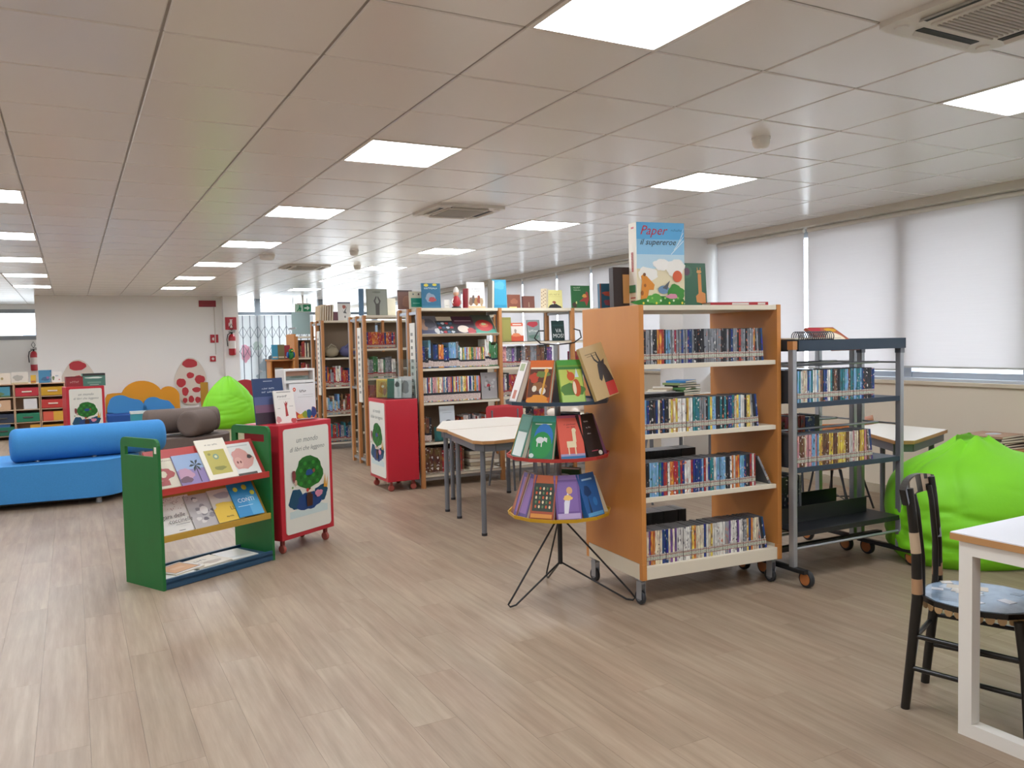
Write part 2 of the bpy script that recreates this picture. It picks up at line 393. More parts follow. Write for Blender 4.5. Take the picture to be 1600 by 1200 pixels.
# cassette air conditioners
def aircon(i, j, lab):
    t = thing('air_conditioner', lab, 'air conditioner', (GX+i*GT+.30, GY+j*GT+.30, CEIL), 0, 'ceiling cassette air conditioners')
    W = mat('d9d5cd', .45)
    MB().prism(rrect(-.315, .315, -.315, .315, .04), -.022, .004).build('housing', W, t, bevel=.006)
    g = MB()
    g.prism(rrect(-.185, .185, -.185, .185, .02), -.03, -.022).build('grille_frame', W, t, bevel=.003)
    for k in range(17):
        y = -.16+.02*k
        MB().box(-.165, .165, y-.0035, y+.0035, -.036, -.03).build('slat', mat('b3aea6', .5), t)
    for k in range(4):
        a = k*PI/2
        o = MB().box(-.17, .17, .215, .25, -.0245, -.0222).build('air_slot', mat('26262a', .6), t, rot=(0, 0, a))
        MB().add([(-.17, .25, -.024), (.17, .25, -.024), (.17, .262, -.036), (-.17, .262, -.036), (-.17, .252, -.023), (.17, .252, -.023), (.17, .264, -.035), (-.17, .264, -.035)], [(0, 1, 2, 3), (7, 6, 5, 4)]).build('flap', W, o)
    for sx in (-1, 1):
        for sy in (-1, 1): MB().lathe([(.024, -.027), (.027, -.022)], 12, c=(sx*.25, sy*.25, 0)).build('corner_cap', W, t)
aircon(4, -3, 'large white ceiling cassette air conditioner near the top right corner')
aircon(4, 5, 'white ceiling cassette air conditioner above the double bookshelf')
aircon(4, 14, 'white ceiling cassette air conditioner farthest toward the glass entrance')
def detector(x, y, lab, r=.05):
    t = thing('smoke_detector', lab, 'smoke detector', (x, y, CEIL), 0, 'round ceiling detectors')
    MB().lathe([(r*1.1, .0), (r*1.1, -.014)], 20).build('base', WHITE, t)
    MB().lathe([(r, -.014), (r, -.038), (r*.8, -.055), (r*.3, -.062)], 20).build('head', WHITE, t)
    MB().lathe([(r*.82, -.047), (r*.83, -.052)], 20).build('vent_ring', BLACK, t)
detector(3.63, 3.61, 'round white smoke detector nearest the camera, above the window side')
detector(2.24, 10.69, 'flat white round detector beside the middle row of ceiling lights', .09)
detector(3.13, 9.9, 'small white detector between two ceiling air conditioners')
detector(3.74, 11.69, 'white hanging detector above the shelves with wooden posts')

# ------------------------------------------------------------------ walls
def struct(o): return tag(o, kind='structure')
def wallbox(name, *a, m=WALLM): return struct(B(*a).build(name, m))
wallbox('wall_left', -6.1, -6, -3, 24, 0, 2.66)
wallbox('wall_back', -6, 7.4, -3.1, -3, 0, 2.66)
wallbox('wall_front', -.62, 3.02, 19.42, 19.62, 0, 2.66)
wallbox('wall_front_pier', 3.02, 3.34, 19.2, 20.3, 0, 2.66)
# recess behind the front wall on the left, with a wide window
wallbox('wall_recess', -6, 3.02, 23, 23.1, 0, 1.86)
wallbox('wall_recess_top', -6, 3.02, 23, 23.1, 2.5, 2.66)
t = struct(thing('window_1', None, None, (0, 23, 0)))
MB().box(-6, .2, -.03, .05, 1.80, 1.90).box(-6, .2, -.03, .05, 2.44, 2.53).build('window_frame', mat('8f959b', .5), t)
for k in range(5): B(-5.6+k*1.3, -5.55+k*1.3, -.02, .04, 1.9, 2.44).build('mullion', mat('8f959b', .5), t)
B(-6, .2, .0, .006, 1.9, 2.44).build('pane', GLASS, t)
# window wall: stands a little askew to the ceiling grid, local y runs along it
WA = -math.atan(.0435)
WL = (6.39, 0, 0)
BEIGE = mat('d8ccb8', .85, bump=.1, bscale=120)
wr = struct(B(0, .25, -3, 24.3, 0, 1.03).build('wall_right', BEIGE, loc=WL, rot=(0, 0, WA)))
struct(MB().box(-.03, .28, -3, 24.3, 1.03, 1.06).build('trim_1', mat('c9bba5', .6), loc=WL, rot=(0, 0, WA)))
struct(MB().box(-.05, .25, -3, 24.3, 2.585, 2.66).build('trim_2', mat('d9d3c8', .7), loc=WL, rot=(0, 0, WA)))
# pier between the two window runs
struct(MB().box(-.42, .25, 7.5, 7.95, 0, 2.66).build('wall_right_pier', WALLM, loc=WL, rot=(0, 0, WA)))
BL = blind_mat('roller_blind', 'ece9e8', .38); ALU = mat('a9b0b8', .4, .5); BAR = mat('b9b9b6', .5)
win = struct(thing('window_2', None, None, WL, WA))
runs = [[-2.6, -.1, 1.2, 2.5, 3.77, 4.93, 6.06, 7.46], [8.0, 9.2, 10.3, 11.36, 12.6, 14.0, 15.4, 16.8, 18.2, 19.6]]
MB().box(.12, .2, -3, 20.4, 1.06, 1.135).box(.12, .2, -3, 20.4, 2.5, 2.585).build('window_frame', ALU, win)
B(.16, .166, -3, 20.4, 1.135, 2.5).build('pane', GLASS, win)
B(.02, .12, -3, 20.4, 1.06, 1.085).build('sill_rail', mat('c2c9d0', .35, .4), win)
nb = 0
for mull in runs:
    for y in mull:
        wd = .14 if abs(y-4.93) < .01 or abs(y-3.77) < .01 else .04
        B(.11, .21, y-wd/2, y+wd/2, 1.06, 2.585).build('mullion', ALU, win)
    for a, b in zip(mull[:-1], mull[1:]):
        a2, b2 = a+.028, b-.028
        if abs(b-4.93) < .01 or abs(b-3.77) < .01: b2 = b
        if abs(a-4.93) < .01 or abs(a-3.77) < .01: a2 = a
        nb += 1; zb = .03 if b < 5 else 0
        t = thing('roller_blind', 'pale translucent roller blind, %s from the near end of the window wall' % ordn(nb), 'blind', WL, WA, 'roller blinds on the window wall')
        MB().box(.05, .0512, a2, b2, 1.155+zb, 2.58).build('blind_fabric', BL, t)
        MB().box(.04, .06, a2, b2, 1.143+zb, 1.16+zb).build('bottom_bar', BAR, t)
        MB().lathe([(.022, a2), (.022, b2)], 10, axis='y', c=(.052, 0, 2.56)).build('roller', WHITE, t)
# glazed entrance front
FR = mat('808a92', .45, .2)
gl = struct(thing('window_3', None, None, (0, 20.3, 0)))
MB().box(3.3, 7.4, -.05, .05, 2.27, 2.34).box(3.3, 7.4, -.05, .05, 0, .08).build('window_frame', FR, gl)
for x in (3.34, 3.98, 5.5, 6.9): B(x-.06, x+.06, -.06, .06, 0, 2.66).build('mullion', FR, gl)
B(3.3, 7.3, .0, .006, .08, 2.66).build('pane', GLASS, gl)
# street side: pale pavement, a low building opposite
struct(MB().add([(-40, -30, -.3), (60, -30, -.3), (60, 70, -.3), (-40, 70, -.3)], [(0, 1, 2, 3)]).build('pavement', mat('b9b6b0', .9, var=.1)))
o = thing('building', 'pale building across the street beyond the glazed entrance', 'building', (6, 46, -.3))
B(-14, 16, 0, 8, 0, 4.2).build('facade', mat('e2ded8', .9), o)
for k in range(7):
    f = B(-12+k*4, -10+k*4, -.06, 0, 1.2, 3).build('window', mat('7d8a94', .3), o)
    B(-12.1+k*4, -9.9+k*4, -.2, -.06, 1.05, 1.2).build('window_sill', mat('c9c4bc', .8), f)
B(-14.4, 16.4, -.5, 8.4, 4.2, 4.5).build('roof_edge', mat('a9a49d', .9), o)
# folding security gate in front of the glass
g = thing('folding_gate', 'folding metal security gate with diagonal bars before the glass entrance', 'gate', (0, 20.12, 0))
GM = mat('6a7078', .4, .6)
for k in range(11):
    x = 3.42+k*.17
    MB().box(x-.008, x+.008, -.012, .012, .02, 2.25).build('upright', GM, g)
for z in (.45, 1.25, 1.7):
    for k in range(10):
        x = 3.42+k*.17
        for a, b in ((0, .3), (.3, 0)): MB().tube([(x, -.015, z+a), (x+.17, -.015, z+b)], .005, 5).build('lattice_bar', GM, g)
# decorated frosted film on the glass
DB = Art(1.85, 2.1).go([('p', blob(.12, .6, .06, .1, 3), 'e7a9bd'), ('p', blob(.36, .45, .07, .08, 5), '8c9aa2'), ('p', blob(.34, .33, .09, .06, 6), 'a9b4ba'), ('p', blob(.44, .52, .05, .05, 9), '59626a'), ('p', blob(.27, .68, .06, .05, 7), 'b9c8c0'),
    ('t', 'BUC', .80, .64, .13, 'cf6f7c'), ('r', .62, .9, .60, .612, 'cf6f7c'), ('p', blob(.50, .28, .05, .12, 11), 'd99aa6'), ('p', blob(.50, .40, .06, .05, 12), '6f6a70')])
wf = thing('window_film', 'white window film with faint drawings and red lettering on the entrance', 'window film', (4.36, 20.2, .1))
B(-.93, .93, 0, .002, -.05, 2.16).build('film', blind_mat('film_white', 'f2f4f4', .75), wf)
DB.build('print', wf)
tag(MB().box(4.72, 5.16, 20.0, 20.03, 1.79, 2.32).box(4.76, 4.775, 20.01, 20.02, 2.32, 2.655).box(5.10, 5.115, 20.01, 20.02, 2.32, 2.655).build('notice_board', mat('7f8f8c', .7, var=.05), bevel=.004), 'grey green hanging panel in front of the entrance glazing', 'panel')
# exit sign
t = thing('exit_sign', 'green and white emergency exit sign hanging near the entrance', 'sign', (4.72, 18.9, 2.28))
MB().box(-.02, .02, -.02, .02, .2, .37).box(-.14, .14, -.04, .04, .17, .2).build('bracket', WHITE, t)
B(-.19, .19, -.02, .02, 0, .19).build('sign_body', mat('e6efe9', .4), t, bevel=.004)
Art(.37, .18, -.021).go([('r', .5, 1, .05, .95, '149060'), ('r', .03, .48, .05, .95, 'bfe6d2'), ('p', [(.58, .4), (.75, .4), (.75, .2), (.92, .5), (.75, .8), (.75, .6), (.58, .6)], 'ecfff5'), ('e', .3, .75, .05, .1, '149060'), ('p', [(.22, .6), (.34, .65), (.4, .45), (.34, .1), (.28, .1), (.28, .4), (.18, .1), (.12, .12), (.24, .5)], '149060')]).build('pictogram', t)
# ------------------------------------------------------------------ book makers
LBL_G = 'c3c6b4'
SP_DVD = spine_mat('dvd_spine', [(.12, .14, 'a8716a'), (.14, .24, LBL_G), (.24, .26, 'a8655f'), (.26, .30, 'c4bcb0')])
SP_A = spine_mat('labelled_spine', [(.04, .27, 'd6c4bc'), (.27, .36, '20242e')])
SP_R = spine_mat('red_band_spine', [(.05, .20, 'b9ab9b'), (.20, .26, 'a8343a')])
SP_N = spine_mat('plain_spine', [(.03, .05, 'cfc8bd')])
def unit_book(name, sp):
    mb = MB()
    mb.box(-.5, -.42, .0, 1, 0, 1, 0).box(.42, .5, 0, 1, 0, 1, 0).box(-.42, .42, 0, .05, 0, 1, 0).box(-.42, .42, .05, .97, .015, .985, 1)
    o = mb.build(name, [sp, PAGES]); me = o.data; bpy.data.objects.remove(o); return me
def unit_dvd(name, sp):
    mb = MB(); mb.box(-.5, .5, .0, 1, 0, 1, 1)
    mb.m[2] = 0
    mb.box(-.44, .44, -.02, 0.0, .0, 1, 0)
    o = mb.build(name, [sp, PLASTIC]); me = o.data; bpy.data.objects.remove(o); return me
ME_DVD = unit_dvd('dvd_case', SP_DVD); ME_A = unit_book('book', SP_A); ME_R = unit_book('book', SP_R); ME_N = unit_book('book', SP_N)
PAL = {'dark blue': '20407a', 'light blue': '79aacb', 'red': 'a5322f', 'white': 'd8d6cf', 'black': '2a2b30', 'grey': '85888c', 'orange': 'c5743a', 'green': '447a4c',
       'yellow': 'd3b352', 'brown': '6e4c38', 'teal': '2f7d83', 'pink': 'c98f94', 'purple': '6a4c86', 'cream': 'd6cab0', 'dark green': '27483a'}
def fill_row(me, name, cat, where, group, frame, x0, x1, y, z, hs, ds, ts, cols, seed, lean_last=0, runs=True):
    """a row of single books/cases from x0 to x1 in the local frame, each its own object"""
    rd = random.Random(seed); x = x0; n = 0; prev = None; out = []
    while True:
        if prev and rd.random() < .32 and runs: c, t, h, d = prev
        else: c = rd.choice(cols); t = rd.uniform(*ts); h = rd.uniform(*hs); d = rd.uniform(*ds)
        if x+t > x1: break
        prev = (c, t, h, d); n += 1
        o = bpy.data.objects.new(name, me); COL.objects.link(o)
        o.matrix_world = frame @ Matrix.Translation((x+t/2, y+rd.uniform(-.002, .004), z)) @ Matrix.Diagonal((t*.97, d, h, 1))
        k = lin(PAL[c]); f = rd.uniform(.8, 1.15); o.color = (min(1, k[0]*f), min(1, k[1]*f), min(1, k[2]*f), 1)
        out.append((o, c)); x += t
    for i, (o, c) in enumerate(out):
        tag(o, '%s %s, %s from left, %s' % (c, cat, ordn(i+1), where), cat.split()[-1] if cat != 'DVD case' else 'DVD case', group)
    if lean_last:
        o, c = out[-1]; sc = o.matrix_world.to_scale()
    return x
def frame_at(x, y, rz): return Matrix.Translation((x, y, 0)) @ Matrix.Rotation(rz, 4, 'Z')
def leaning(me, name, label, cat, group, frame, x, y, z, t, d, h, ang, col):
    o = bpy.data.objects.new(name, me); COL.objects.link(o)
    o.matrix_world = frame @ Matrix.Translation((x, y, z)) @ Matrix.Rotation(ang, 4, 'Y') @ Matrix.Translation((t/2*(1 if ang < 0 else -1), 0, 0)) @ Matrix.Diagonal((t, d, h, 1))
    o.color = (*lin(PAL[col]), 1); return tag(o, label, cat, group)
def show_book(label, w, h, t, col, art, loc, rz=0, lean=0, spine='left', name='picture_book', cat='book', group=None, pages=True, roll=0):
    """a book shown face on: boards with a spine, page block, printed cover"""
    o = thing(name, label, cat, loc, 0, group)
    o.rotation_euler = (Matrix.Rotation(rz, 3, 'Z') @ Matrix.Rotation(-lean, 3, 'X') @ Matrix.Rotation(roll, 3, 'Y')).to_euler()
    cm = mat(col, .38)
    b = min(.003, t*.2); mb = MB()
    mb.box(-w/2, w/2, 0, b, 0, h).box(-w/2, w/2, t-b, t, 0, h)
    sx = -1 if spine == 'left' else 1
    mb.box(*sorted((sx*w/2, sx*(w/2-b))), b, t-b, 0, h)
    mb.build('cover', cm, o)
    if t > .004: MB().box(-w/2+b, w/2-b, b, t-b, .003, h-.003).build('pages', PAGES, o)
    if art: Art(w, h).go([('r', .005, .995, .004, .996, col)]+list(art)).build('print', o)
    return o

# ------------------------------------------------------------------ casters
def caster(parent, x, y, h, r, m_body=STEEL, m_tyre=RUBBER, m_hub=GREYMET, w=.024, ang=.3, z=0):
    mb = MB(); mb.cbox(0, 0, h-.004, .05, .05, .008).lathe([(.012, h-.03), (.014, h-.008)], 10)
    for s in (-1, 1): mb.box(s*(w/2+.003)-.0015, s*(w/2+.003)+.0015, -.018, .024, r*.8, h-.02)
    mb.box(-w/2-.004, w/2+.004, -.018, .022, h-.03, h-.018)
    o = mb.build('caster', m_body, parent, loc=(x, y, z), rot=(0, 0, ang))
    wl = MB().lathe([(r*.86, -w/2), (r, -w/2+.004), (r, w/2-.004), (r*.86, w/2)], 20, axis='x', c=(0, .008, r)); wl.build('wheel', m_tyre, o)
    MB().lathe([(r*.55, -w/2-.0015), (r*.55, w/2+.0015)], 14, axis='x', c=(0, .008, r)).build('hub', m_hub, o)
    return o

# ------------------------------------------------------------------ wooden media unit on casters
UW, UD, UH, UB = .985, .63, 1.668, .15
u = thing('media_shelf', 'orange wooden open shelf on casters filled with DVD cases', 'shelf', (2.715, 3.60, 0), R(-4.2))
UF = frame_at(2.715, 3.60, R(-4.2))
for x0 in (0, UW-.03):
    p = MB().box(x0, x0+.03, .0, UD, UB+.09, UH).box(x0, x0+.03, 0, .03, UB, UB+.09).box(x0, x0+.03, UD-.03, UD, UB, UB+.09).build('side_panel', ORANGE, u, bevel=.002)
    B(x0+.002, x0+.028, .03, UD-.03, UB, UB+.088).build('plinth_side', CREAM, p)
MB().box(.03, UW-.03, .004, UD-.004, UH-.03, UH-.002).build('top_shelf', CREAM, u, bevel=.002)
LV = [1.342, .956, .604, .222]
for z in LV[:3]: MB().box(.03, UW-.03, .012, UD-.012, z-.026, z).build('shelf', CREAM, u, bevel=.002)
MB().box(.03, UW-.03, .006, UD-.006, UB, LV[3]).build('base_shelf', CREAM, u, bevel=.002)
for x in (.03, UW-.03):
    for y in (.06, UD-.06): caster(u, x, y, UB, .04, ang=.12)
snm = ['top', 'second', 'third', 'bottom']
rows = [(.035, .845, ['grey', 'black', 'grey', 'dark blue', 'red', 'light blue', 'grey', 'black', 'orange'], 11), (.035, .80, ['cream', 'grey', 'dark blue', 'yellow', 'white', 'teal', 'black', 'light blue'], 12),
        (.035, .83, ['light blue', 'red', 'dark blue', 'orange', 'white', 'teal', 'black'], 13), (.035, .86, ['white', 'cream', 'yellow', 'dark blue', 'grey', 'orange', 'purple', 'white'], 14)]
for k, (a, b, cols, sd) in enumerate(rows):
    xe = fill_row(ME_DVD, 'dvd_case', 'DVD case', '%s shelf of orange wooden unit' % snm[k], 'DVD cases on the orange wooden unit', UF, a, b, .035, LV[k], (.186, .192), (.134, .137), (.0135, .0155), cols, sd)
    for q in range(3 if k in (0, 1, 3) else 1):
        sl = [.06, .10, 0, .16][k] if k != 2 else .5
        c = ['grey', 'black', 'dark blue'][q]
        leaning(ME_DVD, 'dvd_case', 'leaning %s DVD case, %s from right, %s shelf of orange wooden unit' % (c, ordn(3-q) if k != 2 else 'first', snm[k]), 'DVD case', 'DVD cases on the orange wooden unit', UF,
                xe+q*.0165 + ([.002, .003, .10, .004][k]), .036, LV[k], .0145, .135, .19, -sl, c)
for k in (1, 2, 3):   # second row seen from behind
    rd = random.Random(40+k); x = .04; n = 0
    while x < .62:
        t = rd.choice((.03, .06, .09, .11)); n += 1
        mb = MB().box(0, t*.98, 0, .136, 0, .19)
        o = mb.build('box_set', mat(rd.choice(('3a3b3f', '55585c', '1d1d20', '6b6d70')), .3), bevel=.001)
        o.matrix_world = UF @ Matrix.Translation((x, UD-.18, LV[k]))
        MB().box(t*.02, t*.96, -.0012, 0, .004, .186).build('case_back', PLASTIC, o)
        tag(o, 'dark DVD box set in the back row, %s from left, %s shelf of orange unit' % (ordn(n), snm[k]), 'DVD case', 'DVD box sets in the back rows')
        x += t

# ------------------------------------------------------------------ metal media carts, back to back
def cart(loc, rz, label):
    t = thing('media_cart', label, 'cart', loc, rz, 'metal media carts')
    W, D = .925, .30
    for x in (0, W):
        for y in (0, D):
            p = MB().box(x-.016, x+.016, y-.02, y+.02, .10, 1.40 if x == 0 else 1.39).build('post', STEEL, t, bevel=.004)
            B(x-.018, x+.018, y-.022, y+.022, *((1.40, 1.45) if x == 0 else (1.36, 1.39))).build('post_cap', BEECH if x == 0 else GREYMET, p)
        MB().box(x-.02, x+.02, -.10, D+.02, .085, .112).build('base_bar', BLACK, t, bevel=.006)
        for y in (-.075, D-.03):
            c = MB().box(-.012, .012, -.02, .02, .06, .09).build('caster', BLACK, t, loc=(x+.03, y, 0))
            MB().lathe([(.044, -.016), (.052, -.01), (.052, .010), (.044, .016)], 22, axis='x', c=(0, 0, .052)).build('wheel', RUBBER, c)
            MB().lathe([(.037, -.0185), (.037, .0185)], 20, axis='x', c=(0, 0, .052)).build('hub', mat('b5703c', .5), c)
        for z in (1.30, .905): MB().tube([(x, .0, z), (x, D, z)], .006, 6).build('end_rod', STEEL, t)
    MB().box(.02, W+.02, -.025, D+.02, 1.392, 1.40).box(.02, W+.02, -.03, -.022, 1.39, 1.455).box(.02, W+.02, D+.015, D+.022, 1.39, 1.455).box(.02, .027, -.03, D+.02, 1.39, 1.455).box(W+.013, W+.02, -.03, D+.02, 1.39, 1.455).build('top_tray', NAVY, t)
    for z in (1.085, .70, .318):
        m = NAVY if z > .4 else mat('1b1c1f', .4)
        s = MB().box(.016, W-.016, -.01, D-.01, z-.006, z).box(.016, W-.016, -.014, -.01, z-.03, z).box(.016, W-.016, D-.014, D-.01, z-.03, z+.012).build('shelf', m, t)
        if z < .4: B(.02, W-.10, .17, .175, z, z+.10).build('bookstop', m, s)
    for z, y in ((1.30, .16), (.905, .16)): MB().tube([(.0, y, z), (W, y, z)], .008, 8).build('back_rail', STEEL, t)
    for y in (0, D): MB().tube([(0, y, .215), (W, y, .215)], .009, 8).build('bottom_rail', STEEL, t)
    MB().box(0, W, .13, .17, .16, .19).build('cross_bar', BLACK, t)
    return t
CL = (3.728, 3.47, 0)
cart(CL, R(-1.5), 'grey metal cart with dark shelves of DVDs beside the wooden unit')
cart((4.69, 4.125, 0), R(178.5), 'grey metal cart standing back to back behind the nearer one')
CF = frame_at(3.728, 3.47, R(-1.5))
fill_row(ME_DVD, 'dvd_case', 'DVD case', 'upper shelf of the metal cart', 'DVD cases on the metal cart', CF, .02, .70, .0, 1.085, (.186, .192), (.134, .137), (.0135, .0155), ['dark blue', 'teal', 'cream', 'white', 'light blue', 'black', 'brown'], 21)
xe = fill_row(ME_DVD, 'dvd_case', 'DVD case', 'middle shelf of the metal cart', 'DVD cases on the metal cart', CF, .02, .64, .0, .70, (.186, .192), (.134, .137), (.0135, .0155), ['yellow', 'yellow', 'white', 'light blue', 'cream', 'brown', 'pink'], 22)
for q in range(3): leaning(ME_DVD, 'dvd_case', 'leaning DVD case, %s from right, middle shelf of the metal cart' % ordn(3-q), 'DVD case', 'DVD cases on the metal cart', CF, xe+.004+q*.016, .002, .70, .0145, .135, .19, -.12, ['brown', 'grey', 'dark blue'][q])
CB = frame_at(3.78, 3.85, R(-1.5))
fill_row(ME_N, 'book', 'tall book', 'middle shelf of the rear metal cart', 'books on the rear metal cart', CB, .10, .62, .02, .70, (.22, .26), (.15, .18), (.02, .045), ['black', 'dark blue', 'red', 'brown', 'grey'], 23)
fill_row(ME_N, 'book', 'record sleeve', 'bottom shelf of the rear metal cart', 'record sleeves on the rear metal cart', CB, .05, .45, .02, .318, (.24, .25), (.22, .23), (.012, .03), ['dark green', 'brown', 'black', 'grey'], 24)
# things on the cart's top
sb = thing('spiral_binder', 'black spiral bound album lying on top of the metal cart', 'binder', (3.745, 3.46, 1.40), R(2))
B(.02, .36, .02, .25, 0, .06).build('cover', mat('26272b', .5), sb); B(.03, .35, .03, .24, .06, .068).build('pages', PAGES, sb)
for k in range(17):
    x = .045+k*.019
    MB().tube([(x, .04+.03*math.cos(a), .075+.03*math.sin(a)) for a in [2*PI*i/12 for i in range(12)]], .003, 5, closed=True).build('ring', DARKST, sb)
show_book('red and cream picture book propped on top of the metal cart', .24, .26, .02, '9c4a30', [('r', .03, .97, .03, .97, 'b05a3a'), ('p', [(.05, .7), (.05, .97), (.5, .97), (.35, .75)], 'b02438'), ('e', .58, .5, .3, .28, 'e4d8c0'), ('r', .38, .75, .45, .47, '8f8870'), ('r', .42, .72, .38, .395, '8f8870'), ('p', blob(.75, .85, .2, .09, 4), 'd8a62e'), ('e', .25, .12, .12, .06, '4f6a44')],
          (4.20, 3.475, 1.402), R(-3), R(60))

# ------------------------------------------------------------------ three-tier round book stand
SX, SY = 2.432, 4.0
st = thing('round_book_stand', 'round three tier book stand with blue, red and yellow discs on black wire legs', 'book stand', (SX, SY, 0))
MB().tube([(0, 0, .20), (0, 0, .52)], .014, 10).build('lower_pole', BLACK, st)
MB().tube([(0, 0, .5), (0, 0, 1.46)], .017, 12).build('pole', STEEL, st)
for fx, fy in ((-.35, -.01), (.32, -.28), (.14, .40)):
    d = Vector((fx, fy, 0)); n = d.normalized(); s_ = Vector((-n.y, n.x, 0))
    pts = [Vector((0, 0, .47))+n*.012]+[d+Vector((0, 0, .06))-n*.03] + [d+n*.0+Vector((0, 0, .022)), d+Vector((0, 0, .008))+n*-.012, d-n*.05+Vector((0, 0, .012))]+[Vector((0, 0, .205))+n*.012]
    MB().tube(pts, .0055, 8).build('wire_leg', BLACK, st)
for z, c, nm in ((.505, 'c79a1f', 'yellow tier'), (.835, 'b23a35', 'red tier'), (1.14, '33485a', 'blue tier')):
    o = MB().lathe([(.02, z-.004), (.285, z-.004), (.293, z-.008), (.297, z+.012), (.292, z+.012), (.29, z), (.02, z)], 14, smooth=False).build('tier', mat(c, .4), st); tag(o, nm)
    MB().lathe([(.085, z), (.06, z+.21), (.055, z+.21)], 14).build('centre_support', GREYMET, o)
MB().tube([(0, 0, 1.46), (-.12, -.03, 1.47), (-.17, -.05, 1.50), (-.15, -.06, 1.54), (-.11, -.05, 1.54)], .004, 6).tube([(0, 0, 1.46), (.12, .0, 1.47), (.17, .0, 1.50), (.16, .0, 1.54), (.12, .0, 1.55)], .004, 6).build('wire_holder', BLACK, st)
CA = math.atan2(-SY, -SX)
def stand_book(label, z, rel, w, h, t, col, art, lean=19, rad=.268, extra=0):
    a = CA+R(rel); x, y = SX+rad*math.cos(a), SY+rad*math.sin(a)
    if h > .28: x += .075; y -= .03; lean = 14
    return show_book(label, w, h, t, col, art, (x, y, z+(.03 if h > .28 else .001)), a+PI/2-(.12 if h > .28 else 0), R(lean), group='books on the round stand', roll=-.22 if h > .28 else 0)
TZ = (1.14, .835, .505)
giraffe = [('p', [(.58, .1), (.66, .1), (.78, .72), (.7, .74)], 'd29a3a'), ('e', .74, .76, .09, .05, 'd29a3a')]
fox = [('e', .68, .36, .17, .2, 'c2521f'), ('e', .5, .62, .16, .1, 'cf5a22'), ('e', .6, .36, .07, .15, 'ead9b8'), ('p', [(.4, .66), (.36, .78), (.48, .7)], 'c2521f')]
llama = [('r', .3, .68, .28, .42, 'dcc9a2'), ('r', .56, .7, .4, .66, 'dcc9a2'), ('e', .64, .66, .09, .05, 'dcc9a2'), ('r', .33, .38, .12, .3, 'dcc9a2'), ('r', .6, .65, .12, .3, 'dcc9a2')]
donkey = [('e', .42, .45, .17, .07, 'd9dcd8'), ('p', [(.55, .45), (.72, .4), (.72, .5), (.58, .52)], 'd9dcd8'), ('r', .3, .34, .3, .42, 'd9dcd8'), ('r', .48, .52, .3, .42, 'd9dcd8')]
unic = [('p', [(.3, .1), (.45, .1), (.6, .5), (.5, .62), (.34, .4)], 'd8d4dc'), ('e', .58, .66, .12, .08, 'd3a06a'), ('p', blob(.5, .5, .18, .06, 9), 'e0b25a')]
goat = [('p', [(.60, .26), (.98, .26), (.92, .44), (.86, .56), (.74, .66), (.62, .68), (.52, .62), (.46, .48), (.42, .36), (.48, .31), (.56, .36), (.62, .42)], '2a2422'), ('p', [(.56, .64), (.44, .72), (.40, .84), (.43, .84), (.49, .74), (.60, .67)], '2a2422'), ('p', [(.64, .66), (.60, .78), (.60, .86), (.63, .86), (.65, .78), (.70, .67)], '2a2422'), ('p', [(.58, .02), (.98, .02), (.98, .27), (.60, .27)], 'b8322c'), ('p', [(.70, .66), (.86, .70), (.80, .60)], '2a2422')]
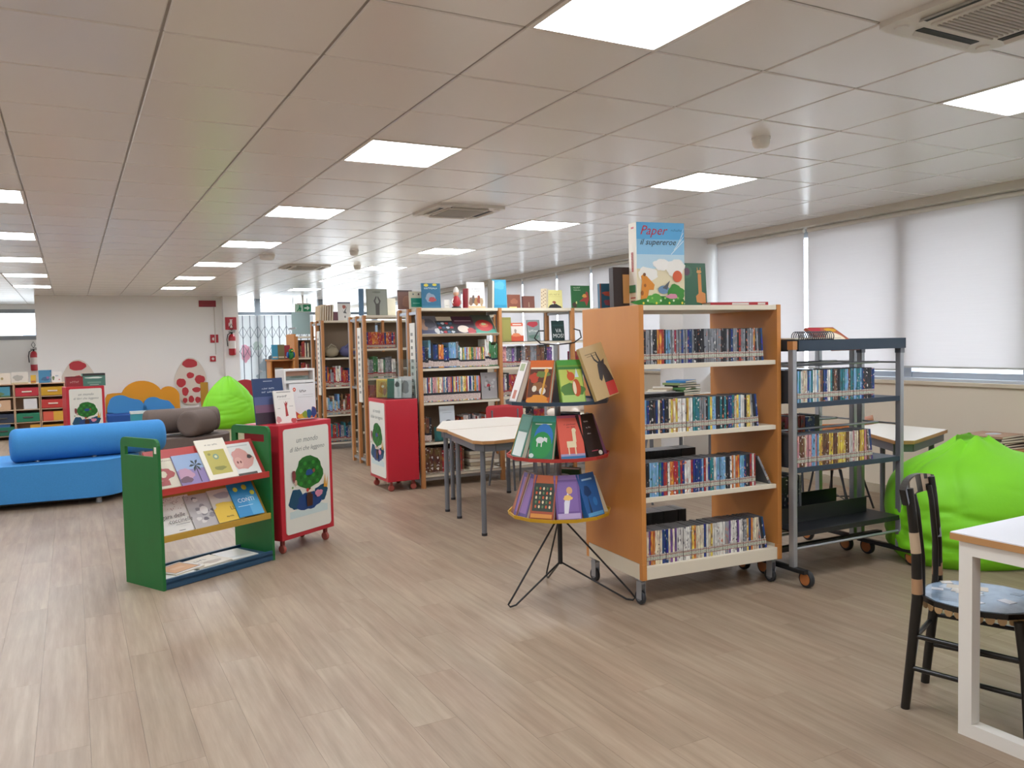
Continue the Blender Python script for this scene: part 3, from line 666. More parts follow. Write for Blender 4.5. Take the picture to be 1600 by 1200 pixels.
D = {
 0: [(-70, .135, .25, .03, '9a8f86', 'narrow pink and white book edge on at the left of the blue tier', [('r', .05, .95, .05, .95, 'd8cfc8'), ('r', .3, .7, .1, .3, 'b65a36'), ('r', .2, .8, .75, .92, '8f9a6a')]),
     (-24, .14, .25, .035, 'b6541f', 'orange and brown jungle picture book on the blue tier', [('r', 0, 1, .84, 1, 'd0682a'), ('r', .05, .95, .80, .84, 'e6d8c0'), ('r', .03, .97, .16, .80, '5a3220'), ('p', blob(.25, .6, .2, .12, 2), 'b8432a'), ('p', blob(.6, .68, .3, .07, 3), '6a7a3a'), ('p', blob(.5, .4, .3, .1, 4), '8a5a30'), ('e', .3, .35, .1, .07, 'd8cdb8'), ('e', .66, .3, .14, .08, 'd9cfc0'), *giraffe, ('p', blob(.5, .1, .46, .11, 5), 'd88a2a')]),
     (20, .14, .25, .035, '6f9a35', 'green fox picture book on the blue tier', [('r', 0, 1, .88, 1, '4a9a3a'), ('r', .0, 1, .78, .84, '3f7a35'), ('r', .04, .96, .2, .78, 'b9c45a'), ('p', blob(.5, .3, .5, .16, 8), '4f7a34'), ('r', .04, .96, .04, .2, 'a9c46a'), ('p', [(.66, .6), (.75, .8), (.83, .6)], 'cfdde0'), *fox]),
     (44, .17, .30, .022, 'b79a68', 'tall tan picture book with a dark goat on the blue tier', [('r', .15, .6, .84, .86, '8a744c'), ('r', .2, .6, .80, .815, '8a744c'), *goat]),
     (110, .14, .24, .03, '5a6a72', 'grey book on the far side of the blue tier', []), (160, .14, .24, .03, '8a4a35', 'rust book on the far side of the blue tier', []), (-115, .14, .24, .03, 'c9682a', 'orange book behind on the blue tier', [])],
 1: [(-62, .135, .25, .03, '2f7a62', 'narrow green and silver book at the left of the red tier', [('r', .1, .9, .05, .6, 'cfd6cf'), ('r', .1, .9, .65, .95, '3f8a72')]),
     (-22, .14, .25, .035, '167a4f', 'bright green picture book with a white donkey on the red tier', [('r', 0, 1, .86, 1, '2a9080'), ('r', .15, .85, .80, .82, 'cfd8c0'), ('e', .55, .5, .4, .32, '1f6fb5'), ('e', .5, .34, .42, .3, '1a8a3f'), *donkey, ('e', .12, .1, .1, .05, 'c8d8d0')]),
     (18, .14, .25, .035, 'd2553f', 'coral red picture book with a pale llama on the red tier', [('r', 0, 1, .94, 1, 'b04860'), ('t', '~L AVVENTURA', .52, .78, .045, '5a1f1c'), ('t', '~DEL LAMA', .55, .72, .045, '5a1f1c'), ('r', 0, 1, 0, .09, '2f6f9a'), ('r', 0, 1, .09, .14, '9a8fb0'), *llama]),
     (52, .15, .25, .03, '1c1719', 'black picture book with white lettering on the red tier', [('t', '~STORIA', .45, .82, .05, 'cfcac4'), ('t', '~DI UNA', .5, .68, .05, 'cfcac4'), ('t', '~NOTTE', .45, .54, .05, 'cfcac4'), ('r', .3, .7, .15, .17, 'a8485a'), ('e', .8, .1, .12, .05, 'd8d2c8')]),
     (105, .14, .24, .03, '7a4a62', 'plum book on the far side of the red tier', []), (160, .14, .24, .03, '41607a', 'slate book on the far side of the red tier', []), (-110, .14, .24, .03, 'c9a23a', 'ochre book behind on the red tier', [])],
 2: [(-74, .135, .25, .03, '7a4a3c', 'narrow brown book at the far left of the yellow tier', [('r', .1, .9, .1, .9, 'a05a3a')]), (-56, .135, .25, .022, '5a4a80', 'narrow violet book second from left on the yellow tier', [('r', .1, .9, .1, .9, '8a6aa0')]),
     (-22, .14, .25, .03, 'a0482a', 'dark patterned picture book on the yellow tier', [('r', 0, 1, .82, 1, 'c2602a'), ('r', .06, .94, .2, .82, '2f3a2e'), *[('e', .2+.15*(i % 5), .3+.1*(i//5), .04, .035, ['c85a2a', 'd8c8a0', '5a7a4a'][i % 3]) for i in range(25)], ('r', .05, .95, .05, .14, 'd08a3a')]),
     (12, .14, .25, .03, '6a4a8a', 'purple picture book with a pale horse on the yellow tier', [('r', 0, 1, .9, 1, '8a6aa8'), ('r', .1, .9, .2, .85, '7a5a9a'), *unic, ('r', .05, .95, .04, .16, 'b09ac0')]),
     (50, .15, .25, .03, '1f5a96', 'deep blue picture book on the yellow tier', [('r', .2, .8, .84, .88, '9ac4e0'), ('p', blob(.35, .6, .2, .12, 12), '123a66'), ('p', [(.2, .05), (.3, .5), (.36, .05)], '123452'), ('r', .05, .95, .04, .12, '5aa0cc'), ('e', .65, .35, .12, .1, '2f78b8')]),
     (100, .14, .22, .03, 'cfc4a8', 'cream book on the far side of the yellow tier', []), (160, .14, .24, .03, '3f6a4a', 'moss green book on the far side of the yellow tier', []), (-112, .14, .22, .03, '9a9a98', 'grey book behind on the yellow tier', [])]}
for k, lst in D.items():
    for rel, w_, h_, t_, c_, lab, art in lst: stand_book(lab, TZ[k], rel, w_, h_, t_, c_, art, rad=.285 if h_ > .28 else .27)
# ------------------------------------------------------------------ books on top of the wooden unit
def on_unit(x, y, z=UH-.002):
    v = UF @ Vector((x, y, z)); return (v.x, v.y, v.z)
pb = thing('giant_picture_book', 'very large upright picture book titled in red script on the wooden unit', 'book', on_unit(.255, .16), R(-8))
MB().box(-.155, .155, 0, .005, 0, .475).box(-.155, .155, .085, .09, 0, .475).box(-.155, -.15, .005, .085, 0, .475).build('cover', mat('ece4d4', .4), pb)
B(-.149, .15, .006, .084, .004, .47).build('pages', PAGES, pb)
Art(.31, .475).go([('r', .0, 1, 0, .45, 'e6d9b4'), ('r', 0, 1, .45, 1, 'bfdcea'), ('r', 0, 1, .62, 1, '8cc4e6'), ('r', 0, 1, .80, 1, '5aaee0'),
    *[('p', [(.72+.06*i, .62+.05*i), (.98, .78+.05*i), (.98, .79+.05*i), (.72+.06*i, .63+.05*i)], 'e8f2f6') for i in range(4)],
    ('t', 'Paper', .34, .855, .155, 'c2283a', .35), ('t', 'il supereroe', .44, .735, .10, '23222a', .35), ('t', '~Agostino', .84, .90, .035, '2a6a9a', .3),
    ('p', blob(.22, .38, .2, .09, 21), 'f2efe6'), ('p', blob(.8, .46, .2, .11, 22), 'f2efe6'), ('p', blob(.5, .5, .16, .07, 23), 'f4f1ea'),
    ('p', [(.06, .03), (.1, .3), (.08, .36), (.12, .38), (.2, .36), (.36, .26), (.34, .2), (.24, .2), (.2, .03)], 'd98a2e'), ('e', .15, .38, .03, .02, '7a4a20'), ('e', .1, .16, .03, .03, '9a5a20'), ('e', .16, .25, .025, .02, '9a5a20'),
    ('e', .84, .36, .1, .07, 'd8623a'), ('e', .55, .2, .12, .05, '6f8fae'), ('p', [(.52, .22), (.68, .31), (.62, .2)], '54585e'),
    ('p', blob(.5, .05, .55, .07, 24), '2f7a2a'), ('p', blob(.8, .16, .18, .1, 25), '3f8a34'), ('p', blob(.35, .09, .16, .06, 26), '55a03c'), ('p', blob(.72, .12, .12, .03, 27), 'd48aa0'),
    *[('e', .12+.09*i, .04+.03*(i % 3), .02, .014, ['e8d84a', 'd8ecc0', '8ac25a'][i % 3]) for i in range(10)]]).build('print', pb)
sa = Art(.08, .475).go([('r', .02, .98, .01, .99, 'ece4d4'), ('r', .3, .7, .93, .95, 'c2283a'), ('r', .1, .9, .03, .17, 'dcc8a8'), ('r', .15, .85, .10, .115, 'b23a35'), ('r', .2, .8, .06, .075, '54504a'), *[('r', .35, .65, .42+.018*i, .432+.018*i, 'b23a35') for i in range(13)], ('r', .05, .95, .17, .26, '3f7a52')])
sa.build('spine_print', pb, loc=(-.155, .045, 0), rot=(0, 0, -PI/2))
show_book('green hardback with an orange giraffe standing on the wooden unit', .19, .255, .025, '2f5f42', [('r', .0, .04, 0, 1, '8a2a35'), ('e', .3, .8, .2, .15, '3f6a4a'), ('e', .3, .8, .12, .09, '5a3a4a'), ('p', [(.62, .1), (.95, .05), (.95, .3), (.82, .34), (.82, .75), (.7, .75), (.7, .3), (.6, .24)], 'd08a45'), ('e', .75, .8, .09, .04, 'd39a58'), ('r', .68, .70, .82, .9, 'd39a58'), ('r', .79, .81, .82, .9, 'd39a58')], on_unit(.495, .18), R(-6), R(4))
show_book('dark brown framed box with a tan panel behind the giant book', .17, .23, .05, '2f1d17', [('r', .36, .97, .1, .82, 'c08a50'), ('r', .6, .75, .13, .15, '3a2a20')], on_unit(.09, .26), R(-8), R(2), name='storage_box', cat='box')
show_book('teal hardback with a red drawing at the back left of the wooden unit', .16, .15, .03, '2c5a70', [('r', .0, .05, 0, 1, 'a85a3a'), ('p', blob(.45, .6, .35, .1, 31), 'a84a3a'), ('p', blob(.4, .25, .25, .12, 32), '84404a')], on_unit(.10, .44), R(-8), R(2))
fb = thing('picture_book', 'flat red picture book lying on the right of the wooden unit', 'book', on_unit(.74, .16), R(-12))
MB().box(-.19, .19, -.11, .11, 0, .003).box(-.19, .19, -.11, .11, .016, .019).box(-.19, .19, -.11, -.107, .003, .016).build('cover', mat('a52a30', .4), fb); B(-.187, .187, -.107, .107, .003, .016).build('pages', PAGES, fb)
MB().box(-.05, .06, -.1105, -.11, .004, .015).box(.12, .17, -.1105, -.11, .004, .015).build('print', mat('d8cfc4', .5), fb)

# ------------------------------------------------------------------ green display rack
GF = frame_at(.435, 5.40, R(27)); GW = .85
gr = thing('display_rack', 'green wooden book rack with sloping red and yellow shelves', 'rack', (.435, 5.40, 0), R(27))
GREEN = wood('14602a', '1a7034', .42, (5, 5, 2), 'green_stain')
for x in (0, GW-.02):
    mb = MB().box(x, x+.02, 0, .41, .0, .825).box(x, x+.02, 0, .05, .825, .878).box(x, x+.02, .36, .41, .825, .878)
    mb.prism([(0, .878), (.41, .878)]+[(.41-.04+.04*math.cos(R(a)), .896+.04*math.sin(R(a))) for a in (0, 30, 60, 90)]+[(.04+.04*math.cos(R(a)), .896+.04*math.sin(R(a))) for a in (90, 120, 150, 180)], x, x+.02, axis='x')
    mb.build('side_panel', GREEN, gr)
B(-.0012, 0, .012, .035, .848, .888).build('label_sticker', mat('e2ddd0', .5), gr)
def slope(z0, z1, c, nm):
    dy, dz = .16, z1-z0; L = math.hypot(dy, dz); a = math.atan2(dz, dy)
    o = MB().box(.02, GW-.02, 0, L, -.012, 0).build('sloping_shelf', mat(c, .4, var=.08), gr, loc=(0, .035, z0), rot=(a, 0, 0)); tag(o, nm)
    B(.02, GW-.02, .004, .018, z0-.02, z0+.02).build('lip', mat(c, .4), gr)
slope(.605, .845, 'b23a34', 'red sloping shelf'); slope(.315, .555, 'b8923a', 'yellow sloping shelf')
MB().box(.02, GW-.02, 0, .37, .035, .05).box(.02, GW-.02, 0, .018, .004, .068).box(.02, GW-.02, .352, .37, .004, .068).build('bottom_tray', mat('254a66', .45, var=.08), gr)
RZ = R(27); LN = R(90)-math.atan2(.24, .16)
def rack_book(lab, x, z0, w, h, col, art, off=0, t=.008, roll=0):
    v = GF @ Vector((x, .035-.001-off*.6, z0+.006+off*.75)); return show_book(lab, w, h, t, col, art, tuple(v), RZ, LN, roll=roll)
pig = [('p', blob(.55, .5, .34, .32, 41), 'c9958c'), ('e', .4, .42, .13, .16, 'd2a398'), ('e', .36, .42, .03, .04, '7a4a42'), ('e', .46, .42, .03, .04, '7a4a42'), ('r', .15, .85, .0, .08, '55504a'), ('p', blob(.8, .55, .08, .06, 44), '4a4240')]
o_ = .011
rack_book('cream picture book with a red train drawing at the left of the red shelf', .115, .605, .20, .22, 'd9d0b8', [('t', '~CAPPUCCETTO', .62, .9, .06, '6a3a30'), ('p', blob(.4, .5, .34, .2, 45), 'a8403a'), ('p', blob(.35, .5, .16, .1, 46), 'd2c4a8'), ('r', .05, .5, .14, .3, 'a8403a'), ('r', .05, .95, .05, .07, 'c2b494')])
rack_book('purple picture book with a palm tree on the red shelf', .29, .605, .22, .22, '8a7aa6', [('r', 0, 1, .5, 1, '8fa4c4'), ('p', blob(.25, .35, .24, .2, 47), 'b58aa0'), ('r', .63, .66, .05, .6, '3a3040'), *[('p', [(.645, .62), (.645+.14*math.cos(a-.25), .62+.14*math.sin(a-.25)), (.645+.22*math.cos(a), .62+.22*math.sin(a)-.03), (.645+.14*math.cos(a+.3), .62+.14*math.sin(a+.3))], '2f3a3a') for a in [i*1.05 for i in range(6)]], ('p', blob(.2, .18, .2, .1, 48), '6a4a5a')], o_)
rack_book('tall cream picture book with an olive square picture on the red shelf', .485, .605, .22, .30, 'e6dfcd', [('r', .16, .86, .12, .72, 'b9ae5a'), ('e', .5, .55, .1, .07, '7f9a84'), ('e', .5, .55, .05, .035, 'd2d2a0'), ('t', '~IL TUO POSTO', .5, .84, .05, '54504a'), ('p', blob(.5, .26, .2, .05, 49), '8a8a4a'), ('e', .3, .62, .05, .03, '8f8a50')], 2*o_)
rack_book('pale picture book with a big pink pig on the red shelf', .67, .605, .24, .25, 'd6d6cf', [('r', .1, .9, .9, .93, 'b4b8b4'), *pig], o_)
rack_book('white picture book covered in small red ladybirds on the yellow shelf', .165, .315, .28, .26, 'e6e2da', [*[('e', random.Random(i).uniform(.04, .96), random.Random(i+99).uniform(.6, .98)**.9, .008, .009, ['7a2a2a', '3a2a2a', '9a4a42'][i % 3]) for i in range(70)], ('t', 'gara delle', .42, .42, .16, '3a3636', .2), ('t', 'coccinelle', .55, .28, .16, '3a3636', .2), ('r', .4, .75, .22, .235, '8a8680'), ('r', .42, .58, .06, .075, '54504c')])
rack_book('black and white sketch picture book on the yellow shelf', .365, .315, .21, .24, 'b9b4b2', [*[('p', blob(random.Random(i).uniform(.15, .85), random.Random(i+7).uniform(.1, .9), .09, .05, i), ['8f8a8c', 'd9d5d0', '6f6a70'][i % 3]) for i in range(14)], ('e', .5, .5, .14, .12, 'e4e0da')], o_)
rack_book('yellow and grey picture book lettered in black on the yellow shelf', .53, .315, .20, .24, 'c9c0b4', [('r', 0, 1, 0, .42, 'e0bb3a'), ('p', blob(.5, .45, .45, .14, 51), 'e0bb3a'), ('p', blob(.5, .8, .3, .1, 52), 'a49ca0'), ('t', 'LL', .7, .32, .16, '2f2a24'), ('t', '~STORIE', .5, .12, .07, '54482a')], 2*o_)
rack_book('blue picture book with yellow spots titled in white on the yellow shelf', .685, .315, .20, .25, '2a8ac2', [('r', .55, 1, .0, .6, '4fa4d2'), ('e', .25, .82, .09, .07, 'd8d24a'), ('e', .62, .85, .1, .08, 'd8d24a'), ('e', .85, .66, .09, .07, 'd8d24a'), ('t', 'CONTI', .5, .42, .17, 'e6f2f6'), ('r', .1, .7, .3, .315, 'bfe0ee')], 3*o_)
def flat_book(lab, lx, ly, rz, w, h, t, col, art, z=.0505):
    v = GF @ Vector((lx, ly, z)); o = thing('magazine', lab, 'magazine', tuple(v), RZ+rz)
    B(-w/2, w/2, -h/2, h/2, 0, t).build('pages', PAGES, o)
    q = B(-w/2, w/2, -h/2, h/2, t, t+.001).build('cover', mat(col, .35), o)
    if art: Art(w, h).go([('r', .01, .99, .01, .99, col)]+art).build('print', o, loc=(0, -h/2, t+.001), rot=(-PI/2, 0, 0))
flat_book('white picture book lying beneath others at the left of the blue tray', .14, .16, .05, .22, .26, .012, 'd8d4cc', [])
flat_book('orange framed magazine lying on the blue tray', .21, .17, .2, .24, .22, .008, 'e0d8cc', [('r', .05, .95, .08, .95, '3a322c'), ('r', .08, .92, .12, .91, 'd0904a'), ('r', .3, .7, .4, .6, 'd8a468')], .0635)
flat_book('cream magazine with brown lettering lying on the blue tray', .42, .19, .1, .28, .24, .012, 'd8cbb4', [('t', '~MESA', .5, .62, .18, '6a4a3a'), ('p', blob(.6, .3, .25, .15, 55), 'b09a80'), ('t', '~tempo', .4, .4, .1, '7a5a48')])
flat_book('white magazine lying at the right of the blue tray', .66, .19, -.06, .2, .26, .010, 'dedad2', [('r', .1, .9, .1, .3, 'c9c9c4')])

# ------------------------------------------------------------------ red display boxes on wheels
POSTER = lambda: [('t', 'un mondo', .5, .875, .075, '6f7672', .3), ('t', 'di libri che leggono', .5, .79, .065, '6f7672', .3),
    ('p', blob(.5, .20, .36, .05, 60), 'c4d6d2'), ('r', .06, .94, .13, .2, 'c6d8d6'), ('p', blob(.22, .31, .17, .10, 61), '174a66'), ('p', blob(.8, .33, .15, .08, 62), '174a66'), ('p', blob(.5, .27, .28, .09, 63), '1b3f78'),
    ('p', [(.46, .3), (.56, .3), (.54, .5), (.48, .5)], '5a3a22'), ('p', blob(.52, .56, .33, .165, 64, amp=.1), '256a26'), *[('e', .33+.095*(i % 5), .46+.065*(i//5), .035, .02, ['2f8a2c', '1c5a1e'][i % 2]) for i in range(20)],
    ('p', blob(.52, .56, .09, .03, 65), '1f4a80'), ('e', .62, .57, .03, .02, '8a4a38'), ('p', [(.44, .22), (.57, .22), (.58, .33), (.5, .35), (.43, .33)], '3f2218'), ('p', [(.42, .36), (.6, .36), (.56, .40), (.5, .38), (.46, .40)], 'e0d4c0'), ('e', .46, .385, .03, .02, 'b8322c'),
    ('p', blob(.16, .55, .04, .06, 66), '7a3a3a'), ('e', .2, .48, .025, .03, 'c8a890'), ('p', blob(.72, .33, .09, .035, 67), 'c9839a'), ('p', [(.84, .38), (.88, .52), (.9, .4), (.95, .5), (.93, .37)], 'cf9a3a'), ('e', .12, .44, .02, .012, '7a9a5a')]
def red_box(loc, rz, label, acrylic=0, H=.93):
    t = thing('display_box', label, 'display box', loc, rz, 'red display boxes on wheels'); W, D_ = .55, .34
    MB().box(0, W, 0, D_, .10, H).build('box', REDBOX, t, bevel=.006)
    p = MB().prism(rrect(.04, W-.04, .135, H-.035, .025), -.006, 0, axis='y').build('poster_panel', mat('dfdfd4', .4), t)
    Art(W-.10, H-.20, -.0062).go(POSTER()).build('print', p, loc=(W/2, 0, .15))
    for x in (.05, W-.05):
        for y in (.05, D_-.05):
            c = MB().box(-.012, .012, -.012, .012, .055, .10).build('caster', mat('8f3a35', .4), t, loc=(x, y, 0))
            MB().lathe([(.026, -.012), (.032, -.008), (.032, .008), (.026, .012)], 16, axis='x', c=(0, 0, .032)).build('wheel', mat('b0584e', .4), c)
    if acrylic:
        z1 = H+acrylic
        MB().box(.01, W-.01, .01, D_-.01, H, H+.006).box(.01, W-.01, .01, .015, H+.006, H+.19).box(.01, W-.01, D_-.015, D_-.01, H+.006, z1).box(.01, .015, .015, D_-.015, H+.006, H+.19).box(W-.015, W-.01, .015, D_-.015, H+.006, H+.19).box(W/2-.0025, W/2+.0025, .015, D_-.015, H+.006, H+.19).build('clear_bin', ACRYL, t)
        for x in (.06, W/2+.05): B(x, x+.16, D_/2-.004, D_/2, H+.02, z1-.02).build('clear_divider', ACRYL, t)
    return t
T1 = (1.262, 5.862, 0); A1 = R(33); F1 = frame_at(T1[0], T1[1], A1)
red_box(T1, A1, 'red wheeled display box with tree poster beside the green rack')
T2 = (2.745, 8.36, 0); F2 = frame_at(T2[0], T2[1], -PI/2)
red_box(T2, -PI/2, 'red wheeled display box with clear bins in front of the tall bookshelves', .40)
red_box((-.10, 14.62, 0), R(10), 'red wheeled display box with tree poster by the coloured drawers')
def at(F, x, y, z):
    v = F @ Vector((x, y, z)); return tuple(v)
show_book('large dark blue picture book with a sunset sky on the red display box', .24, .33, .012, '2a3f66', [('r', 0, 1, 0, .25, '3a2f3a'), ('r', 0, 1, .25, .45, '7a5a72'), ('r', 0, 1, .42, .6, '54608a'), ('t', '~NELLA TERRA', .5, .76, .05, 'c4ccd8'), ('t', '~DEI MOSTRI', .5, .68, .06, 'c4ccd8'), ('r', .35, .65, .93, .945, 'a9b4c6')], at(F1, .10, .16, .931), R(18), R(8))
show_book('white picture book with a red deer drawing on the red display box', .165, .24, .01, 'e2ded6', [('t', '~PROCIO', .42, .78, .10, '4a4a4c'), ('r', .15, .85, .94, .955, '2a2a2c'), ('r', .2, .8, .73, .735, '8a8a88'), ('p', [(.48, .2), (.62, .22), (.58, .5), (.66, .66), (.6, .6), (.56, .68), (.53, .58), (.46, .66), (.5, .5)], 'a83a3a'), ('p', blob(.12, .12, .12, .1, 71), 'c98a8a'), ('p', blob(.85, .06, .14, .08, 72), 'b8484a'), ('r', .7, .9, .5, .51, '6a6a6a'), ('r', .12, .25, .45, .46, '6a6a6a')], at(F1, .16, .07, .931), R(18), R(10))
ds = thing('display_stand', 'white upright display case holding a rainbow wave book', 'display stand', at(F1, .40, .16, .931), R(20))
MB().box(-.135, .135, .02, .12, 0, .005).box(-.135, -.12, 0, .12, .0, .385).box(.12, .135, 0, .12, 0, .385).box(-.12, .12, 0, .12, .37, .385).box(-.12, .12, .112, .12, .005, .37).box(-.12, .12, 0, .02, .28, .30).build('case', mat('e4e2de', .4), ds)
Art(.225, .065).go([('r', 0, 1, 0, 1, 'c9a08c'), ('r', 0, 1, 0, .45, '8a9690'), ('p', blob(.55, .3, .3, .14, 75), '6a7a70')]).build('upper_picture', ds, loc=(0, .05, .302))
show_book('white book with rainbow coloured waves in the white display case', .225, .27, .01, 'dfe0e0', [('p', [(0, 0), (1, 0), (1, .28), (.9, .34), (.82, .2), (.7, .26), (.62, .12), (.5, .2), (.38, .12), (.2, .24), (.08, .14), (0, .1)], 'd2703a'), ('p', blob(.2, .1, .18, .1, 76), 'c8483f'), ('p', blob(.42, .09, .16, .07, 77), 'd8a83a'), ('p', blob(.55, .13, .1, .1, 78), '8aa83a'), ('p', blob(.72, .14, .1, .13, 79), '1f5a80'), ('p', blob(.9, .18, .1, .15, 80), '33407a'), ('e', .18, .84, .06, .055, 'd8583a'), ('e', .18, .84, .025, .025, 'e6d8cc'), ('t', '~Ciao', .52, .76, .10, '4a4a4a', .3), ('r', .3, .9, .62, .625, '9a9a9a'), ('r', .5, .9, .68, .685, '7a7a7a'), ('r', .1, .9, -.0, .02, 'dfe0e0')], at(F1, .40, .132, .936), R(20), R(2))
# books in the clear bins of the far box (frame: x runs away from the camera reversed)
for lab, x, y, w_, h_, c_, art in (('yellow picture book with an owl in the clear bin', .20, .10, .15, .19, 'cfae4a', [('p', blob(.5, .5, .3, .35, 81), 'b8842a'), ('e', .45, .6, .1, .07, 'e6dcc0'), ('p', blob(.6, .3, .1, .2, 82), 'a8563a')]),
     ('green picture book in the clear bin', .42, .14, .15, .2, '1f5a48', [('r', .5, 1, 0, 1, 'cfd2cc'), ('p', blob(.7, .7, .16, .14, 83), '4a4e4c')]), ('grey picture book in the clear bin', .46, .24, .14, .22, 'b9bab6', [('p', blob(.5, .5, .3, .3, 84), '7a7c7a')])):
    show_book(lab, w_, h_, .012, c_, art, at(F2, x, y, .937), R(-35), R(6))
# things on the left red box
F3 = frame_at(-.10, 14.62, R(10))
show_book('red lidded box lettered in grey on the far red display box', .24, .16, .12, '8f2a30', [('t', '~LIBRI', .5, .35, .3, 'b98a86'), ('r', 0, 1, .9, 1, '6a2026')], at(F3, .14, .06, .931), R(10), 0, name='storage_box', cat='box')
show_book('dark green seascape box on the far red display box', .33, .20, .10, '4a7a6c', [('r', 0, 1, .82, 1, '2f2a2a'), ('p', blob(.5, .66, .4, .07, 86), 'cfdcd4'), ('r', .2, .8, .2, .35, '6a9484'), ('r', .3, .7, .08, .12, 'a9c2b4')], at(F3, .42, .06, .931), R(10), 0, name='storage_box', cat='box')

# ------------------------------------------------------------------ tall shelving with beech posts
def shelving(loc, label, bays, bw, D_, levels, H=1.85, sign=True, back=0, backz=1.8):
    t = thing('bookshelf', label, 'bookshelf', loc, 0, 'tall shelving with beech posts')
    for k in range(bays+1):
        x = k*bw
        for y in ((0, D_/2, D_) if k == 0 else (0, D_)):
            p = MB().box(x-.018, x+.018, y-.025, y+.025, 0, H).build('post', BEECH, t, bevel=.002)
            B(x-.02, x+.02, y+.027, y+.045, .03, H-.01).build('steel_strip', STEEL, p)
        for z in (.06, .95, 1.80): B(x-.01, x+.01, .02, D_-.02, z-.015, z+.015).build('end_brace', STEEL, t)
    for k in range(bays):
        x0, x1 = k*bw+.02, (k+1)*bw-.02
        MB().box(x0, x1, -.01, D_+.01, H-.03, H).build('top_shelf', CREAM, t)
        B(x0, x1, .0, .03, .075, .10).build('bottom_rail', STEEL, t)
        for z in levels[k]:
            for y0, y1 in ((-.01, D_/2-.04), (D_/2+.04, D_+.01)):
                MB().box(x0, x1, y0, y1, z-.006, z).box(x0, x1, y0, y0+.004, z-.03, z).box(x0, x1, y1-.004, y1, z-.03, z).build('shelf', CREAM, t)
    if back:
        for k in range(back): B(k*bw+.02, (k+1)*bw-.02, D_/2-.006, D_/2+.006, levels[0][-1], backz).build('back_panel', mat('7d6a55', .7), t)
    if sign:
        s = B(-.03, -.022, .06, .20, .78, 1.70).build('sign_strip', mat('e4dfd2', .5), t)
        Art(.10, .8, 0).go([('r', 0, 1, 0, 1, 'e4dfd2')]+[('r', .15, .6+.3*random.Random(i).random(), .06+.085*i, .10+.085*i, '8f8a80') for i in range(11)]).build('print', s, loc=(-.0305, .13, .84), rot=(0, 0, -PI/2))
    return t
AX, AY, AB, AD = 3.13, 7.82, .92, .56
LA = [[1.235, .885, .475, .14], [1.49, 1.22, .90, .50, .14], [1.49, 1.1, .7, .3]]
shelving((AX, AY, 0), 'tall three bay bookshelf with beech posts behind the white tables', 3, AB, AD, LA, back=1, backz=1.82)
BX, BY = 3.17, 9.72; LB = [[1.445, 1.08, .73, .40, .12]]*2
shelving((BX, BY, 0), 'tall bookshelf with beech posts, second row from the front', 2, .9, .56, LB, back=2, backz=1.40)
CX, CY = 3.17, 11.62; LC = [[1.32, .90, .5, .1]]*2
shelving((CX, CY, 0), 'tall bookshelf with beech posts, third row from the front', 2, .9, .56, LC, back=2, backz=1.82)
DX, DY = 3.36, 13.95
d = shelving((DX, DY, 0), 'bookshelf with a solid orange end panel, fourth row from the front', 2, .9, .5, [[1.3, .95, .6, .25]]*2, H=1.66, sign=False, back=2, backz=1.6)
B(-.05, -.022, -.04, .54, .0, 1.70).build('end_panel', ORANGE, d)
FA = frame_at(AX, AY, 0); FB = frame_at(BX, BY, 0); FC = frame_at(CX, CY, 0); FD = frame_at(DX, DY, 0)
GA = 'books on the tall shelving'
# bay one: sloping magazines
ms = MB().box(.02, AB-.02, 0, .27, -.006, 0).box(.02, AB-.02, -.004, .0, -.006, .03).build('sloping_shelf', CREAM, bpy.data.objects['bookshelf'], loc=(0, -.01, 1.565), rot=(R(48), 0, 0))
ang = R(90-48)
for lab, x, w_, h_, c_, art in (('grey picture book of a child and an animal on the sloping shelf', .13, .23, .27, '74747c', [('p', blob(.3, .55, .22, .3, 91), 'a98a78'), ('p', blob(.6, .6, .25, .25, 92), '5c5c64'), ('r', 0, 1, 0, .25, '55586e'), ('p', blob(.85, .2, .12, .15, 93), 'c9c9c6')]),
      ('dark picture book with red and white patterns on the sloping shelf', .33, .22, .20, '2c3438', [*[('p', blob(.15+.2*(i % 4), .2+.3*(i//4), .09, .08, 94+i), ['b9bcc0', 'a83038', '3f5f7a'][i % 3]) for i in range(12)]]),
      ('dark picture book with a pale animal face on the sloping shelf', .54, .24, .26, '3a2a34', [('r', 0, 1, .6, 1, '4f2f40'), ('e', .4, .3, .28, .2, 'd2c4b4'), ('p', blob(.75, .2, .2, .16, 99), 'a83a3a'), ('r', .1, .9, .72, .78, 'a88a98')]),
      ('green picture book with a large red oval on the sloping shelf', .77, .24, .28, '4f5a50', [('r', 0, 1, 0, .25, '3f8a72'), ('e', .5, .45, .42, .3, 'b0302f'), ('e', .5, .48, .22, .12, 'c8644a'), ('p', blob(.5, .52, .12, .06, 98), 'b9bf8a')])):
    show_book(lab, w_, h_, .006, c_, art, at(FA, x, -.012, 1.569+.004), 0, ang, group='picture books on the sloping shelf')
wA = 'upper row of the tall three bay bookshelf'
x = fill_row(ME_A, 'book', 'book', 'left part, upper row, tall three bay bookshelf', GA, FA, .03, .46, .01, 1.235, (.20, .30), (.15, .2), (.012, .03), ['orange', 'grey', 'black', 'red', 'light blue', 'white', 'teal', 'dark blue', 'cream', 'yellow'], 61)
x = fill_row(ME_A, 'book', 'slim book', 'middle part, upper row, tall three bay bookshelf', GA, FA, x, .76, .01, 1.235, (.20, .205), (.15, .16), (.011, .016), ['yellow', 'red', 'light blue', 'green', 'white', 'pink', 'orange'], 62, runs=False)
fill_row(ME_A, 'book', 'wide book', 'right end, upper row, tall three bay bookshelf', GA, FA, x, .895, .01, 1.235, (.22, .29), (.16, .2), (.018, .03), ['red', 'light blue', 'green', 'white'], 63)
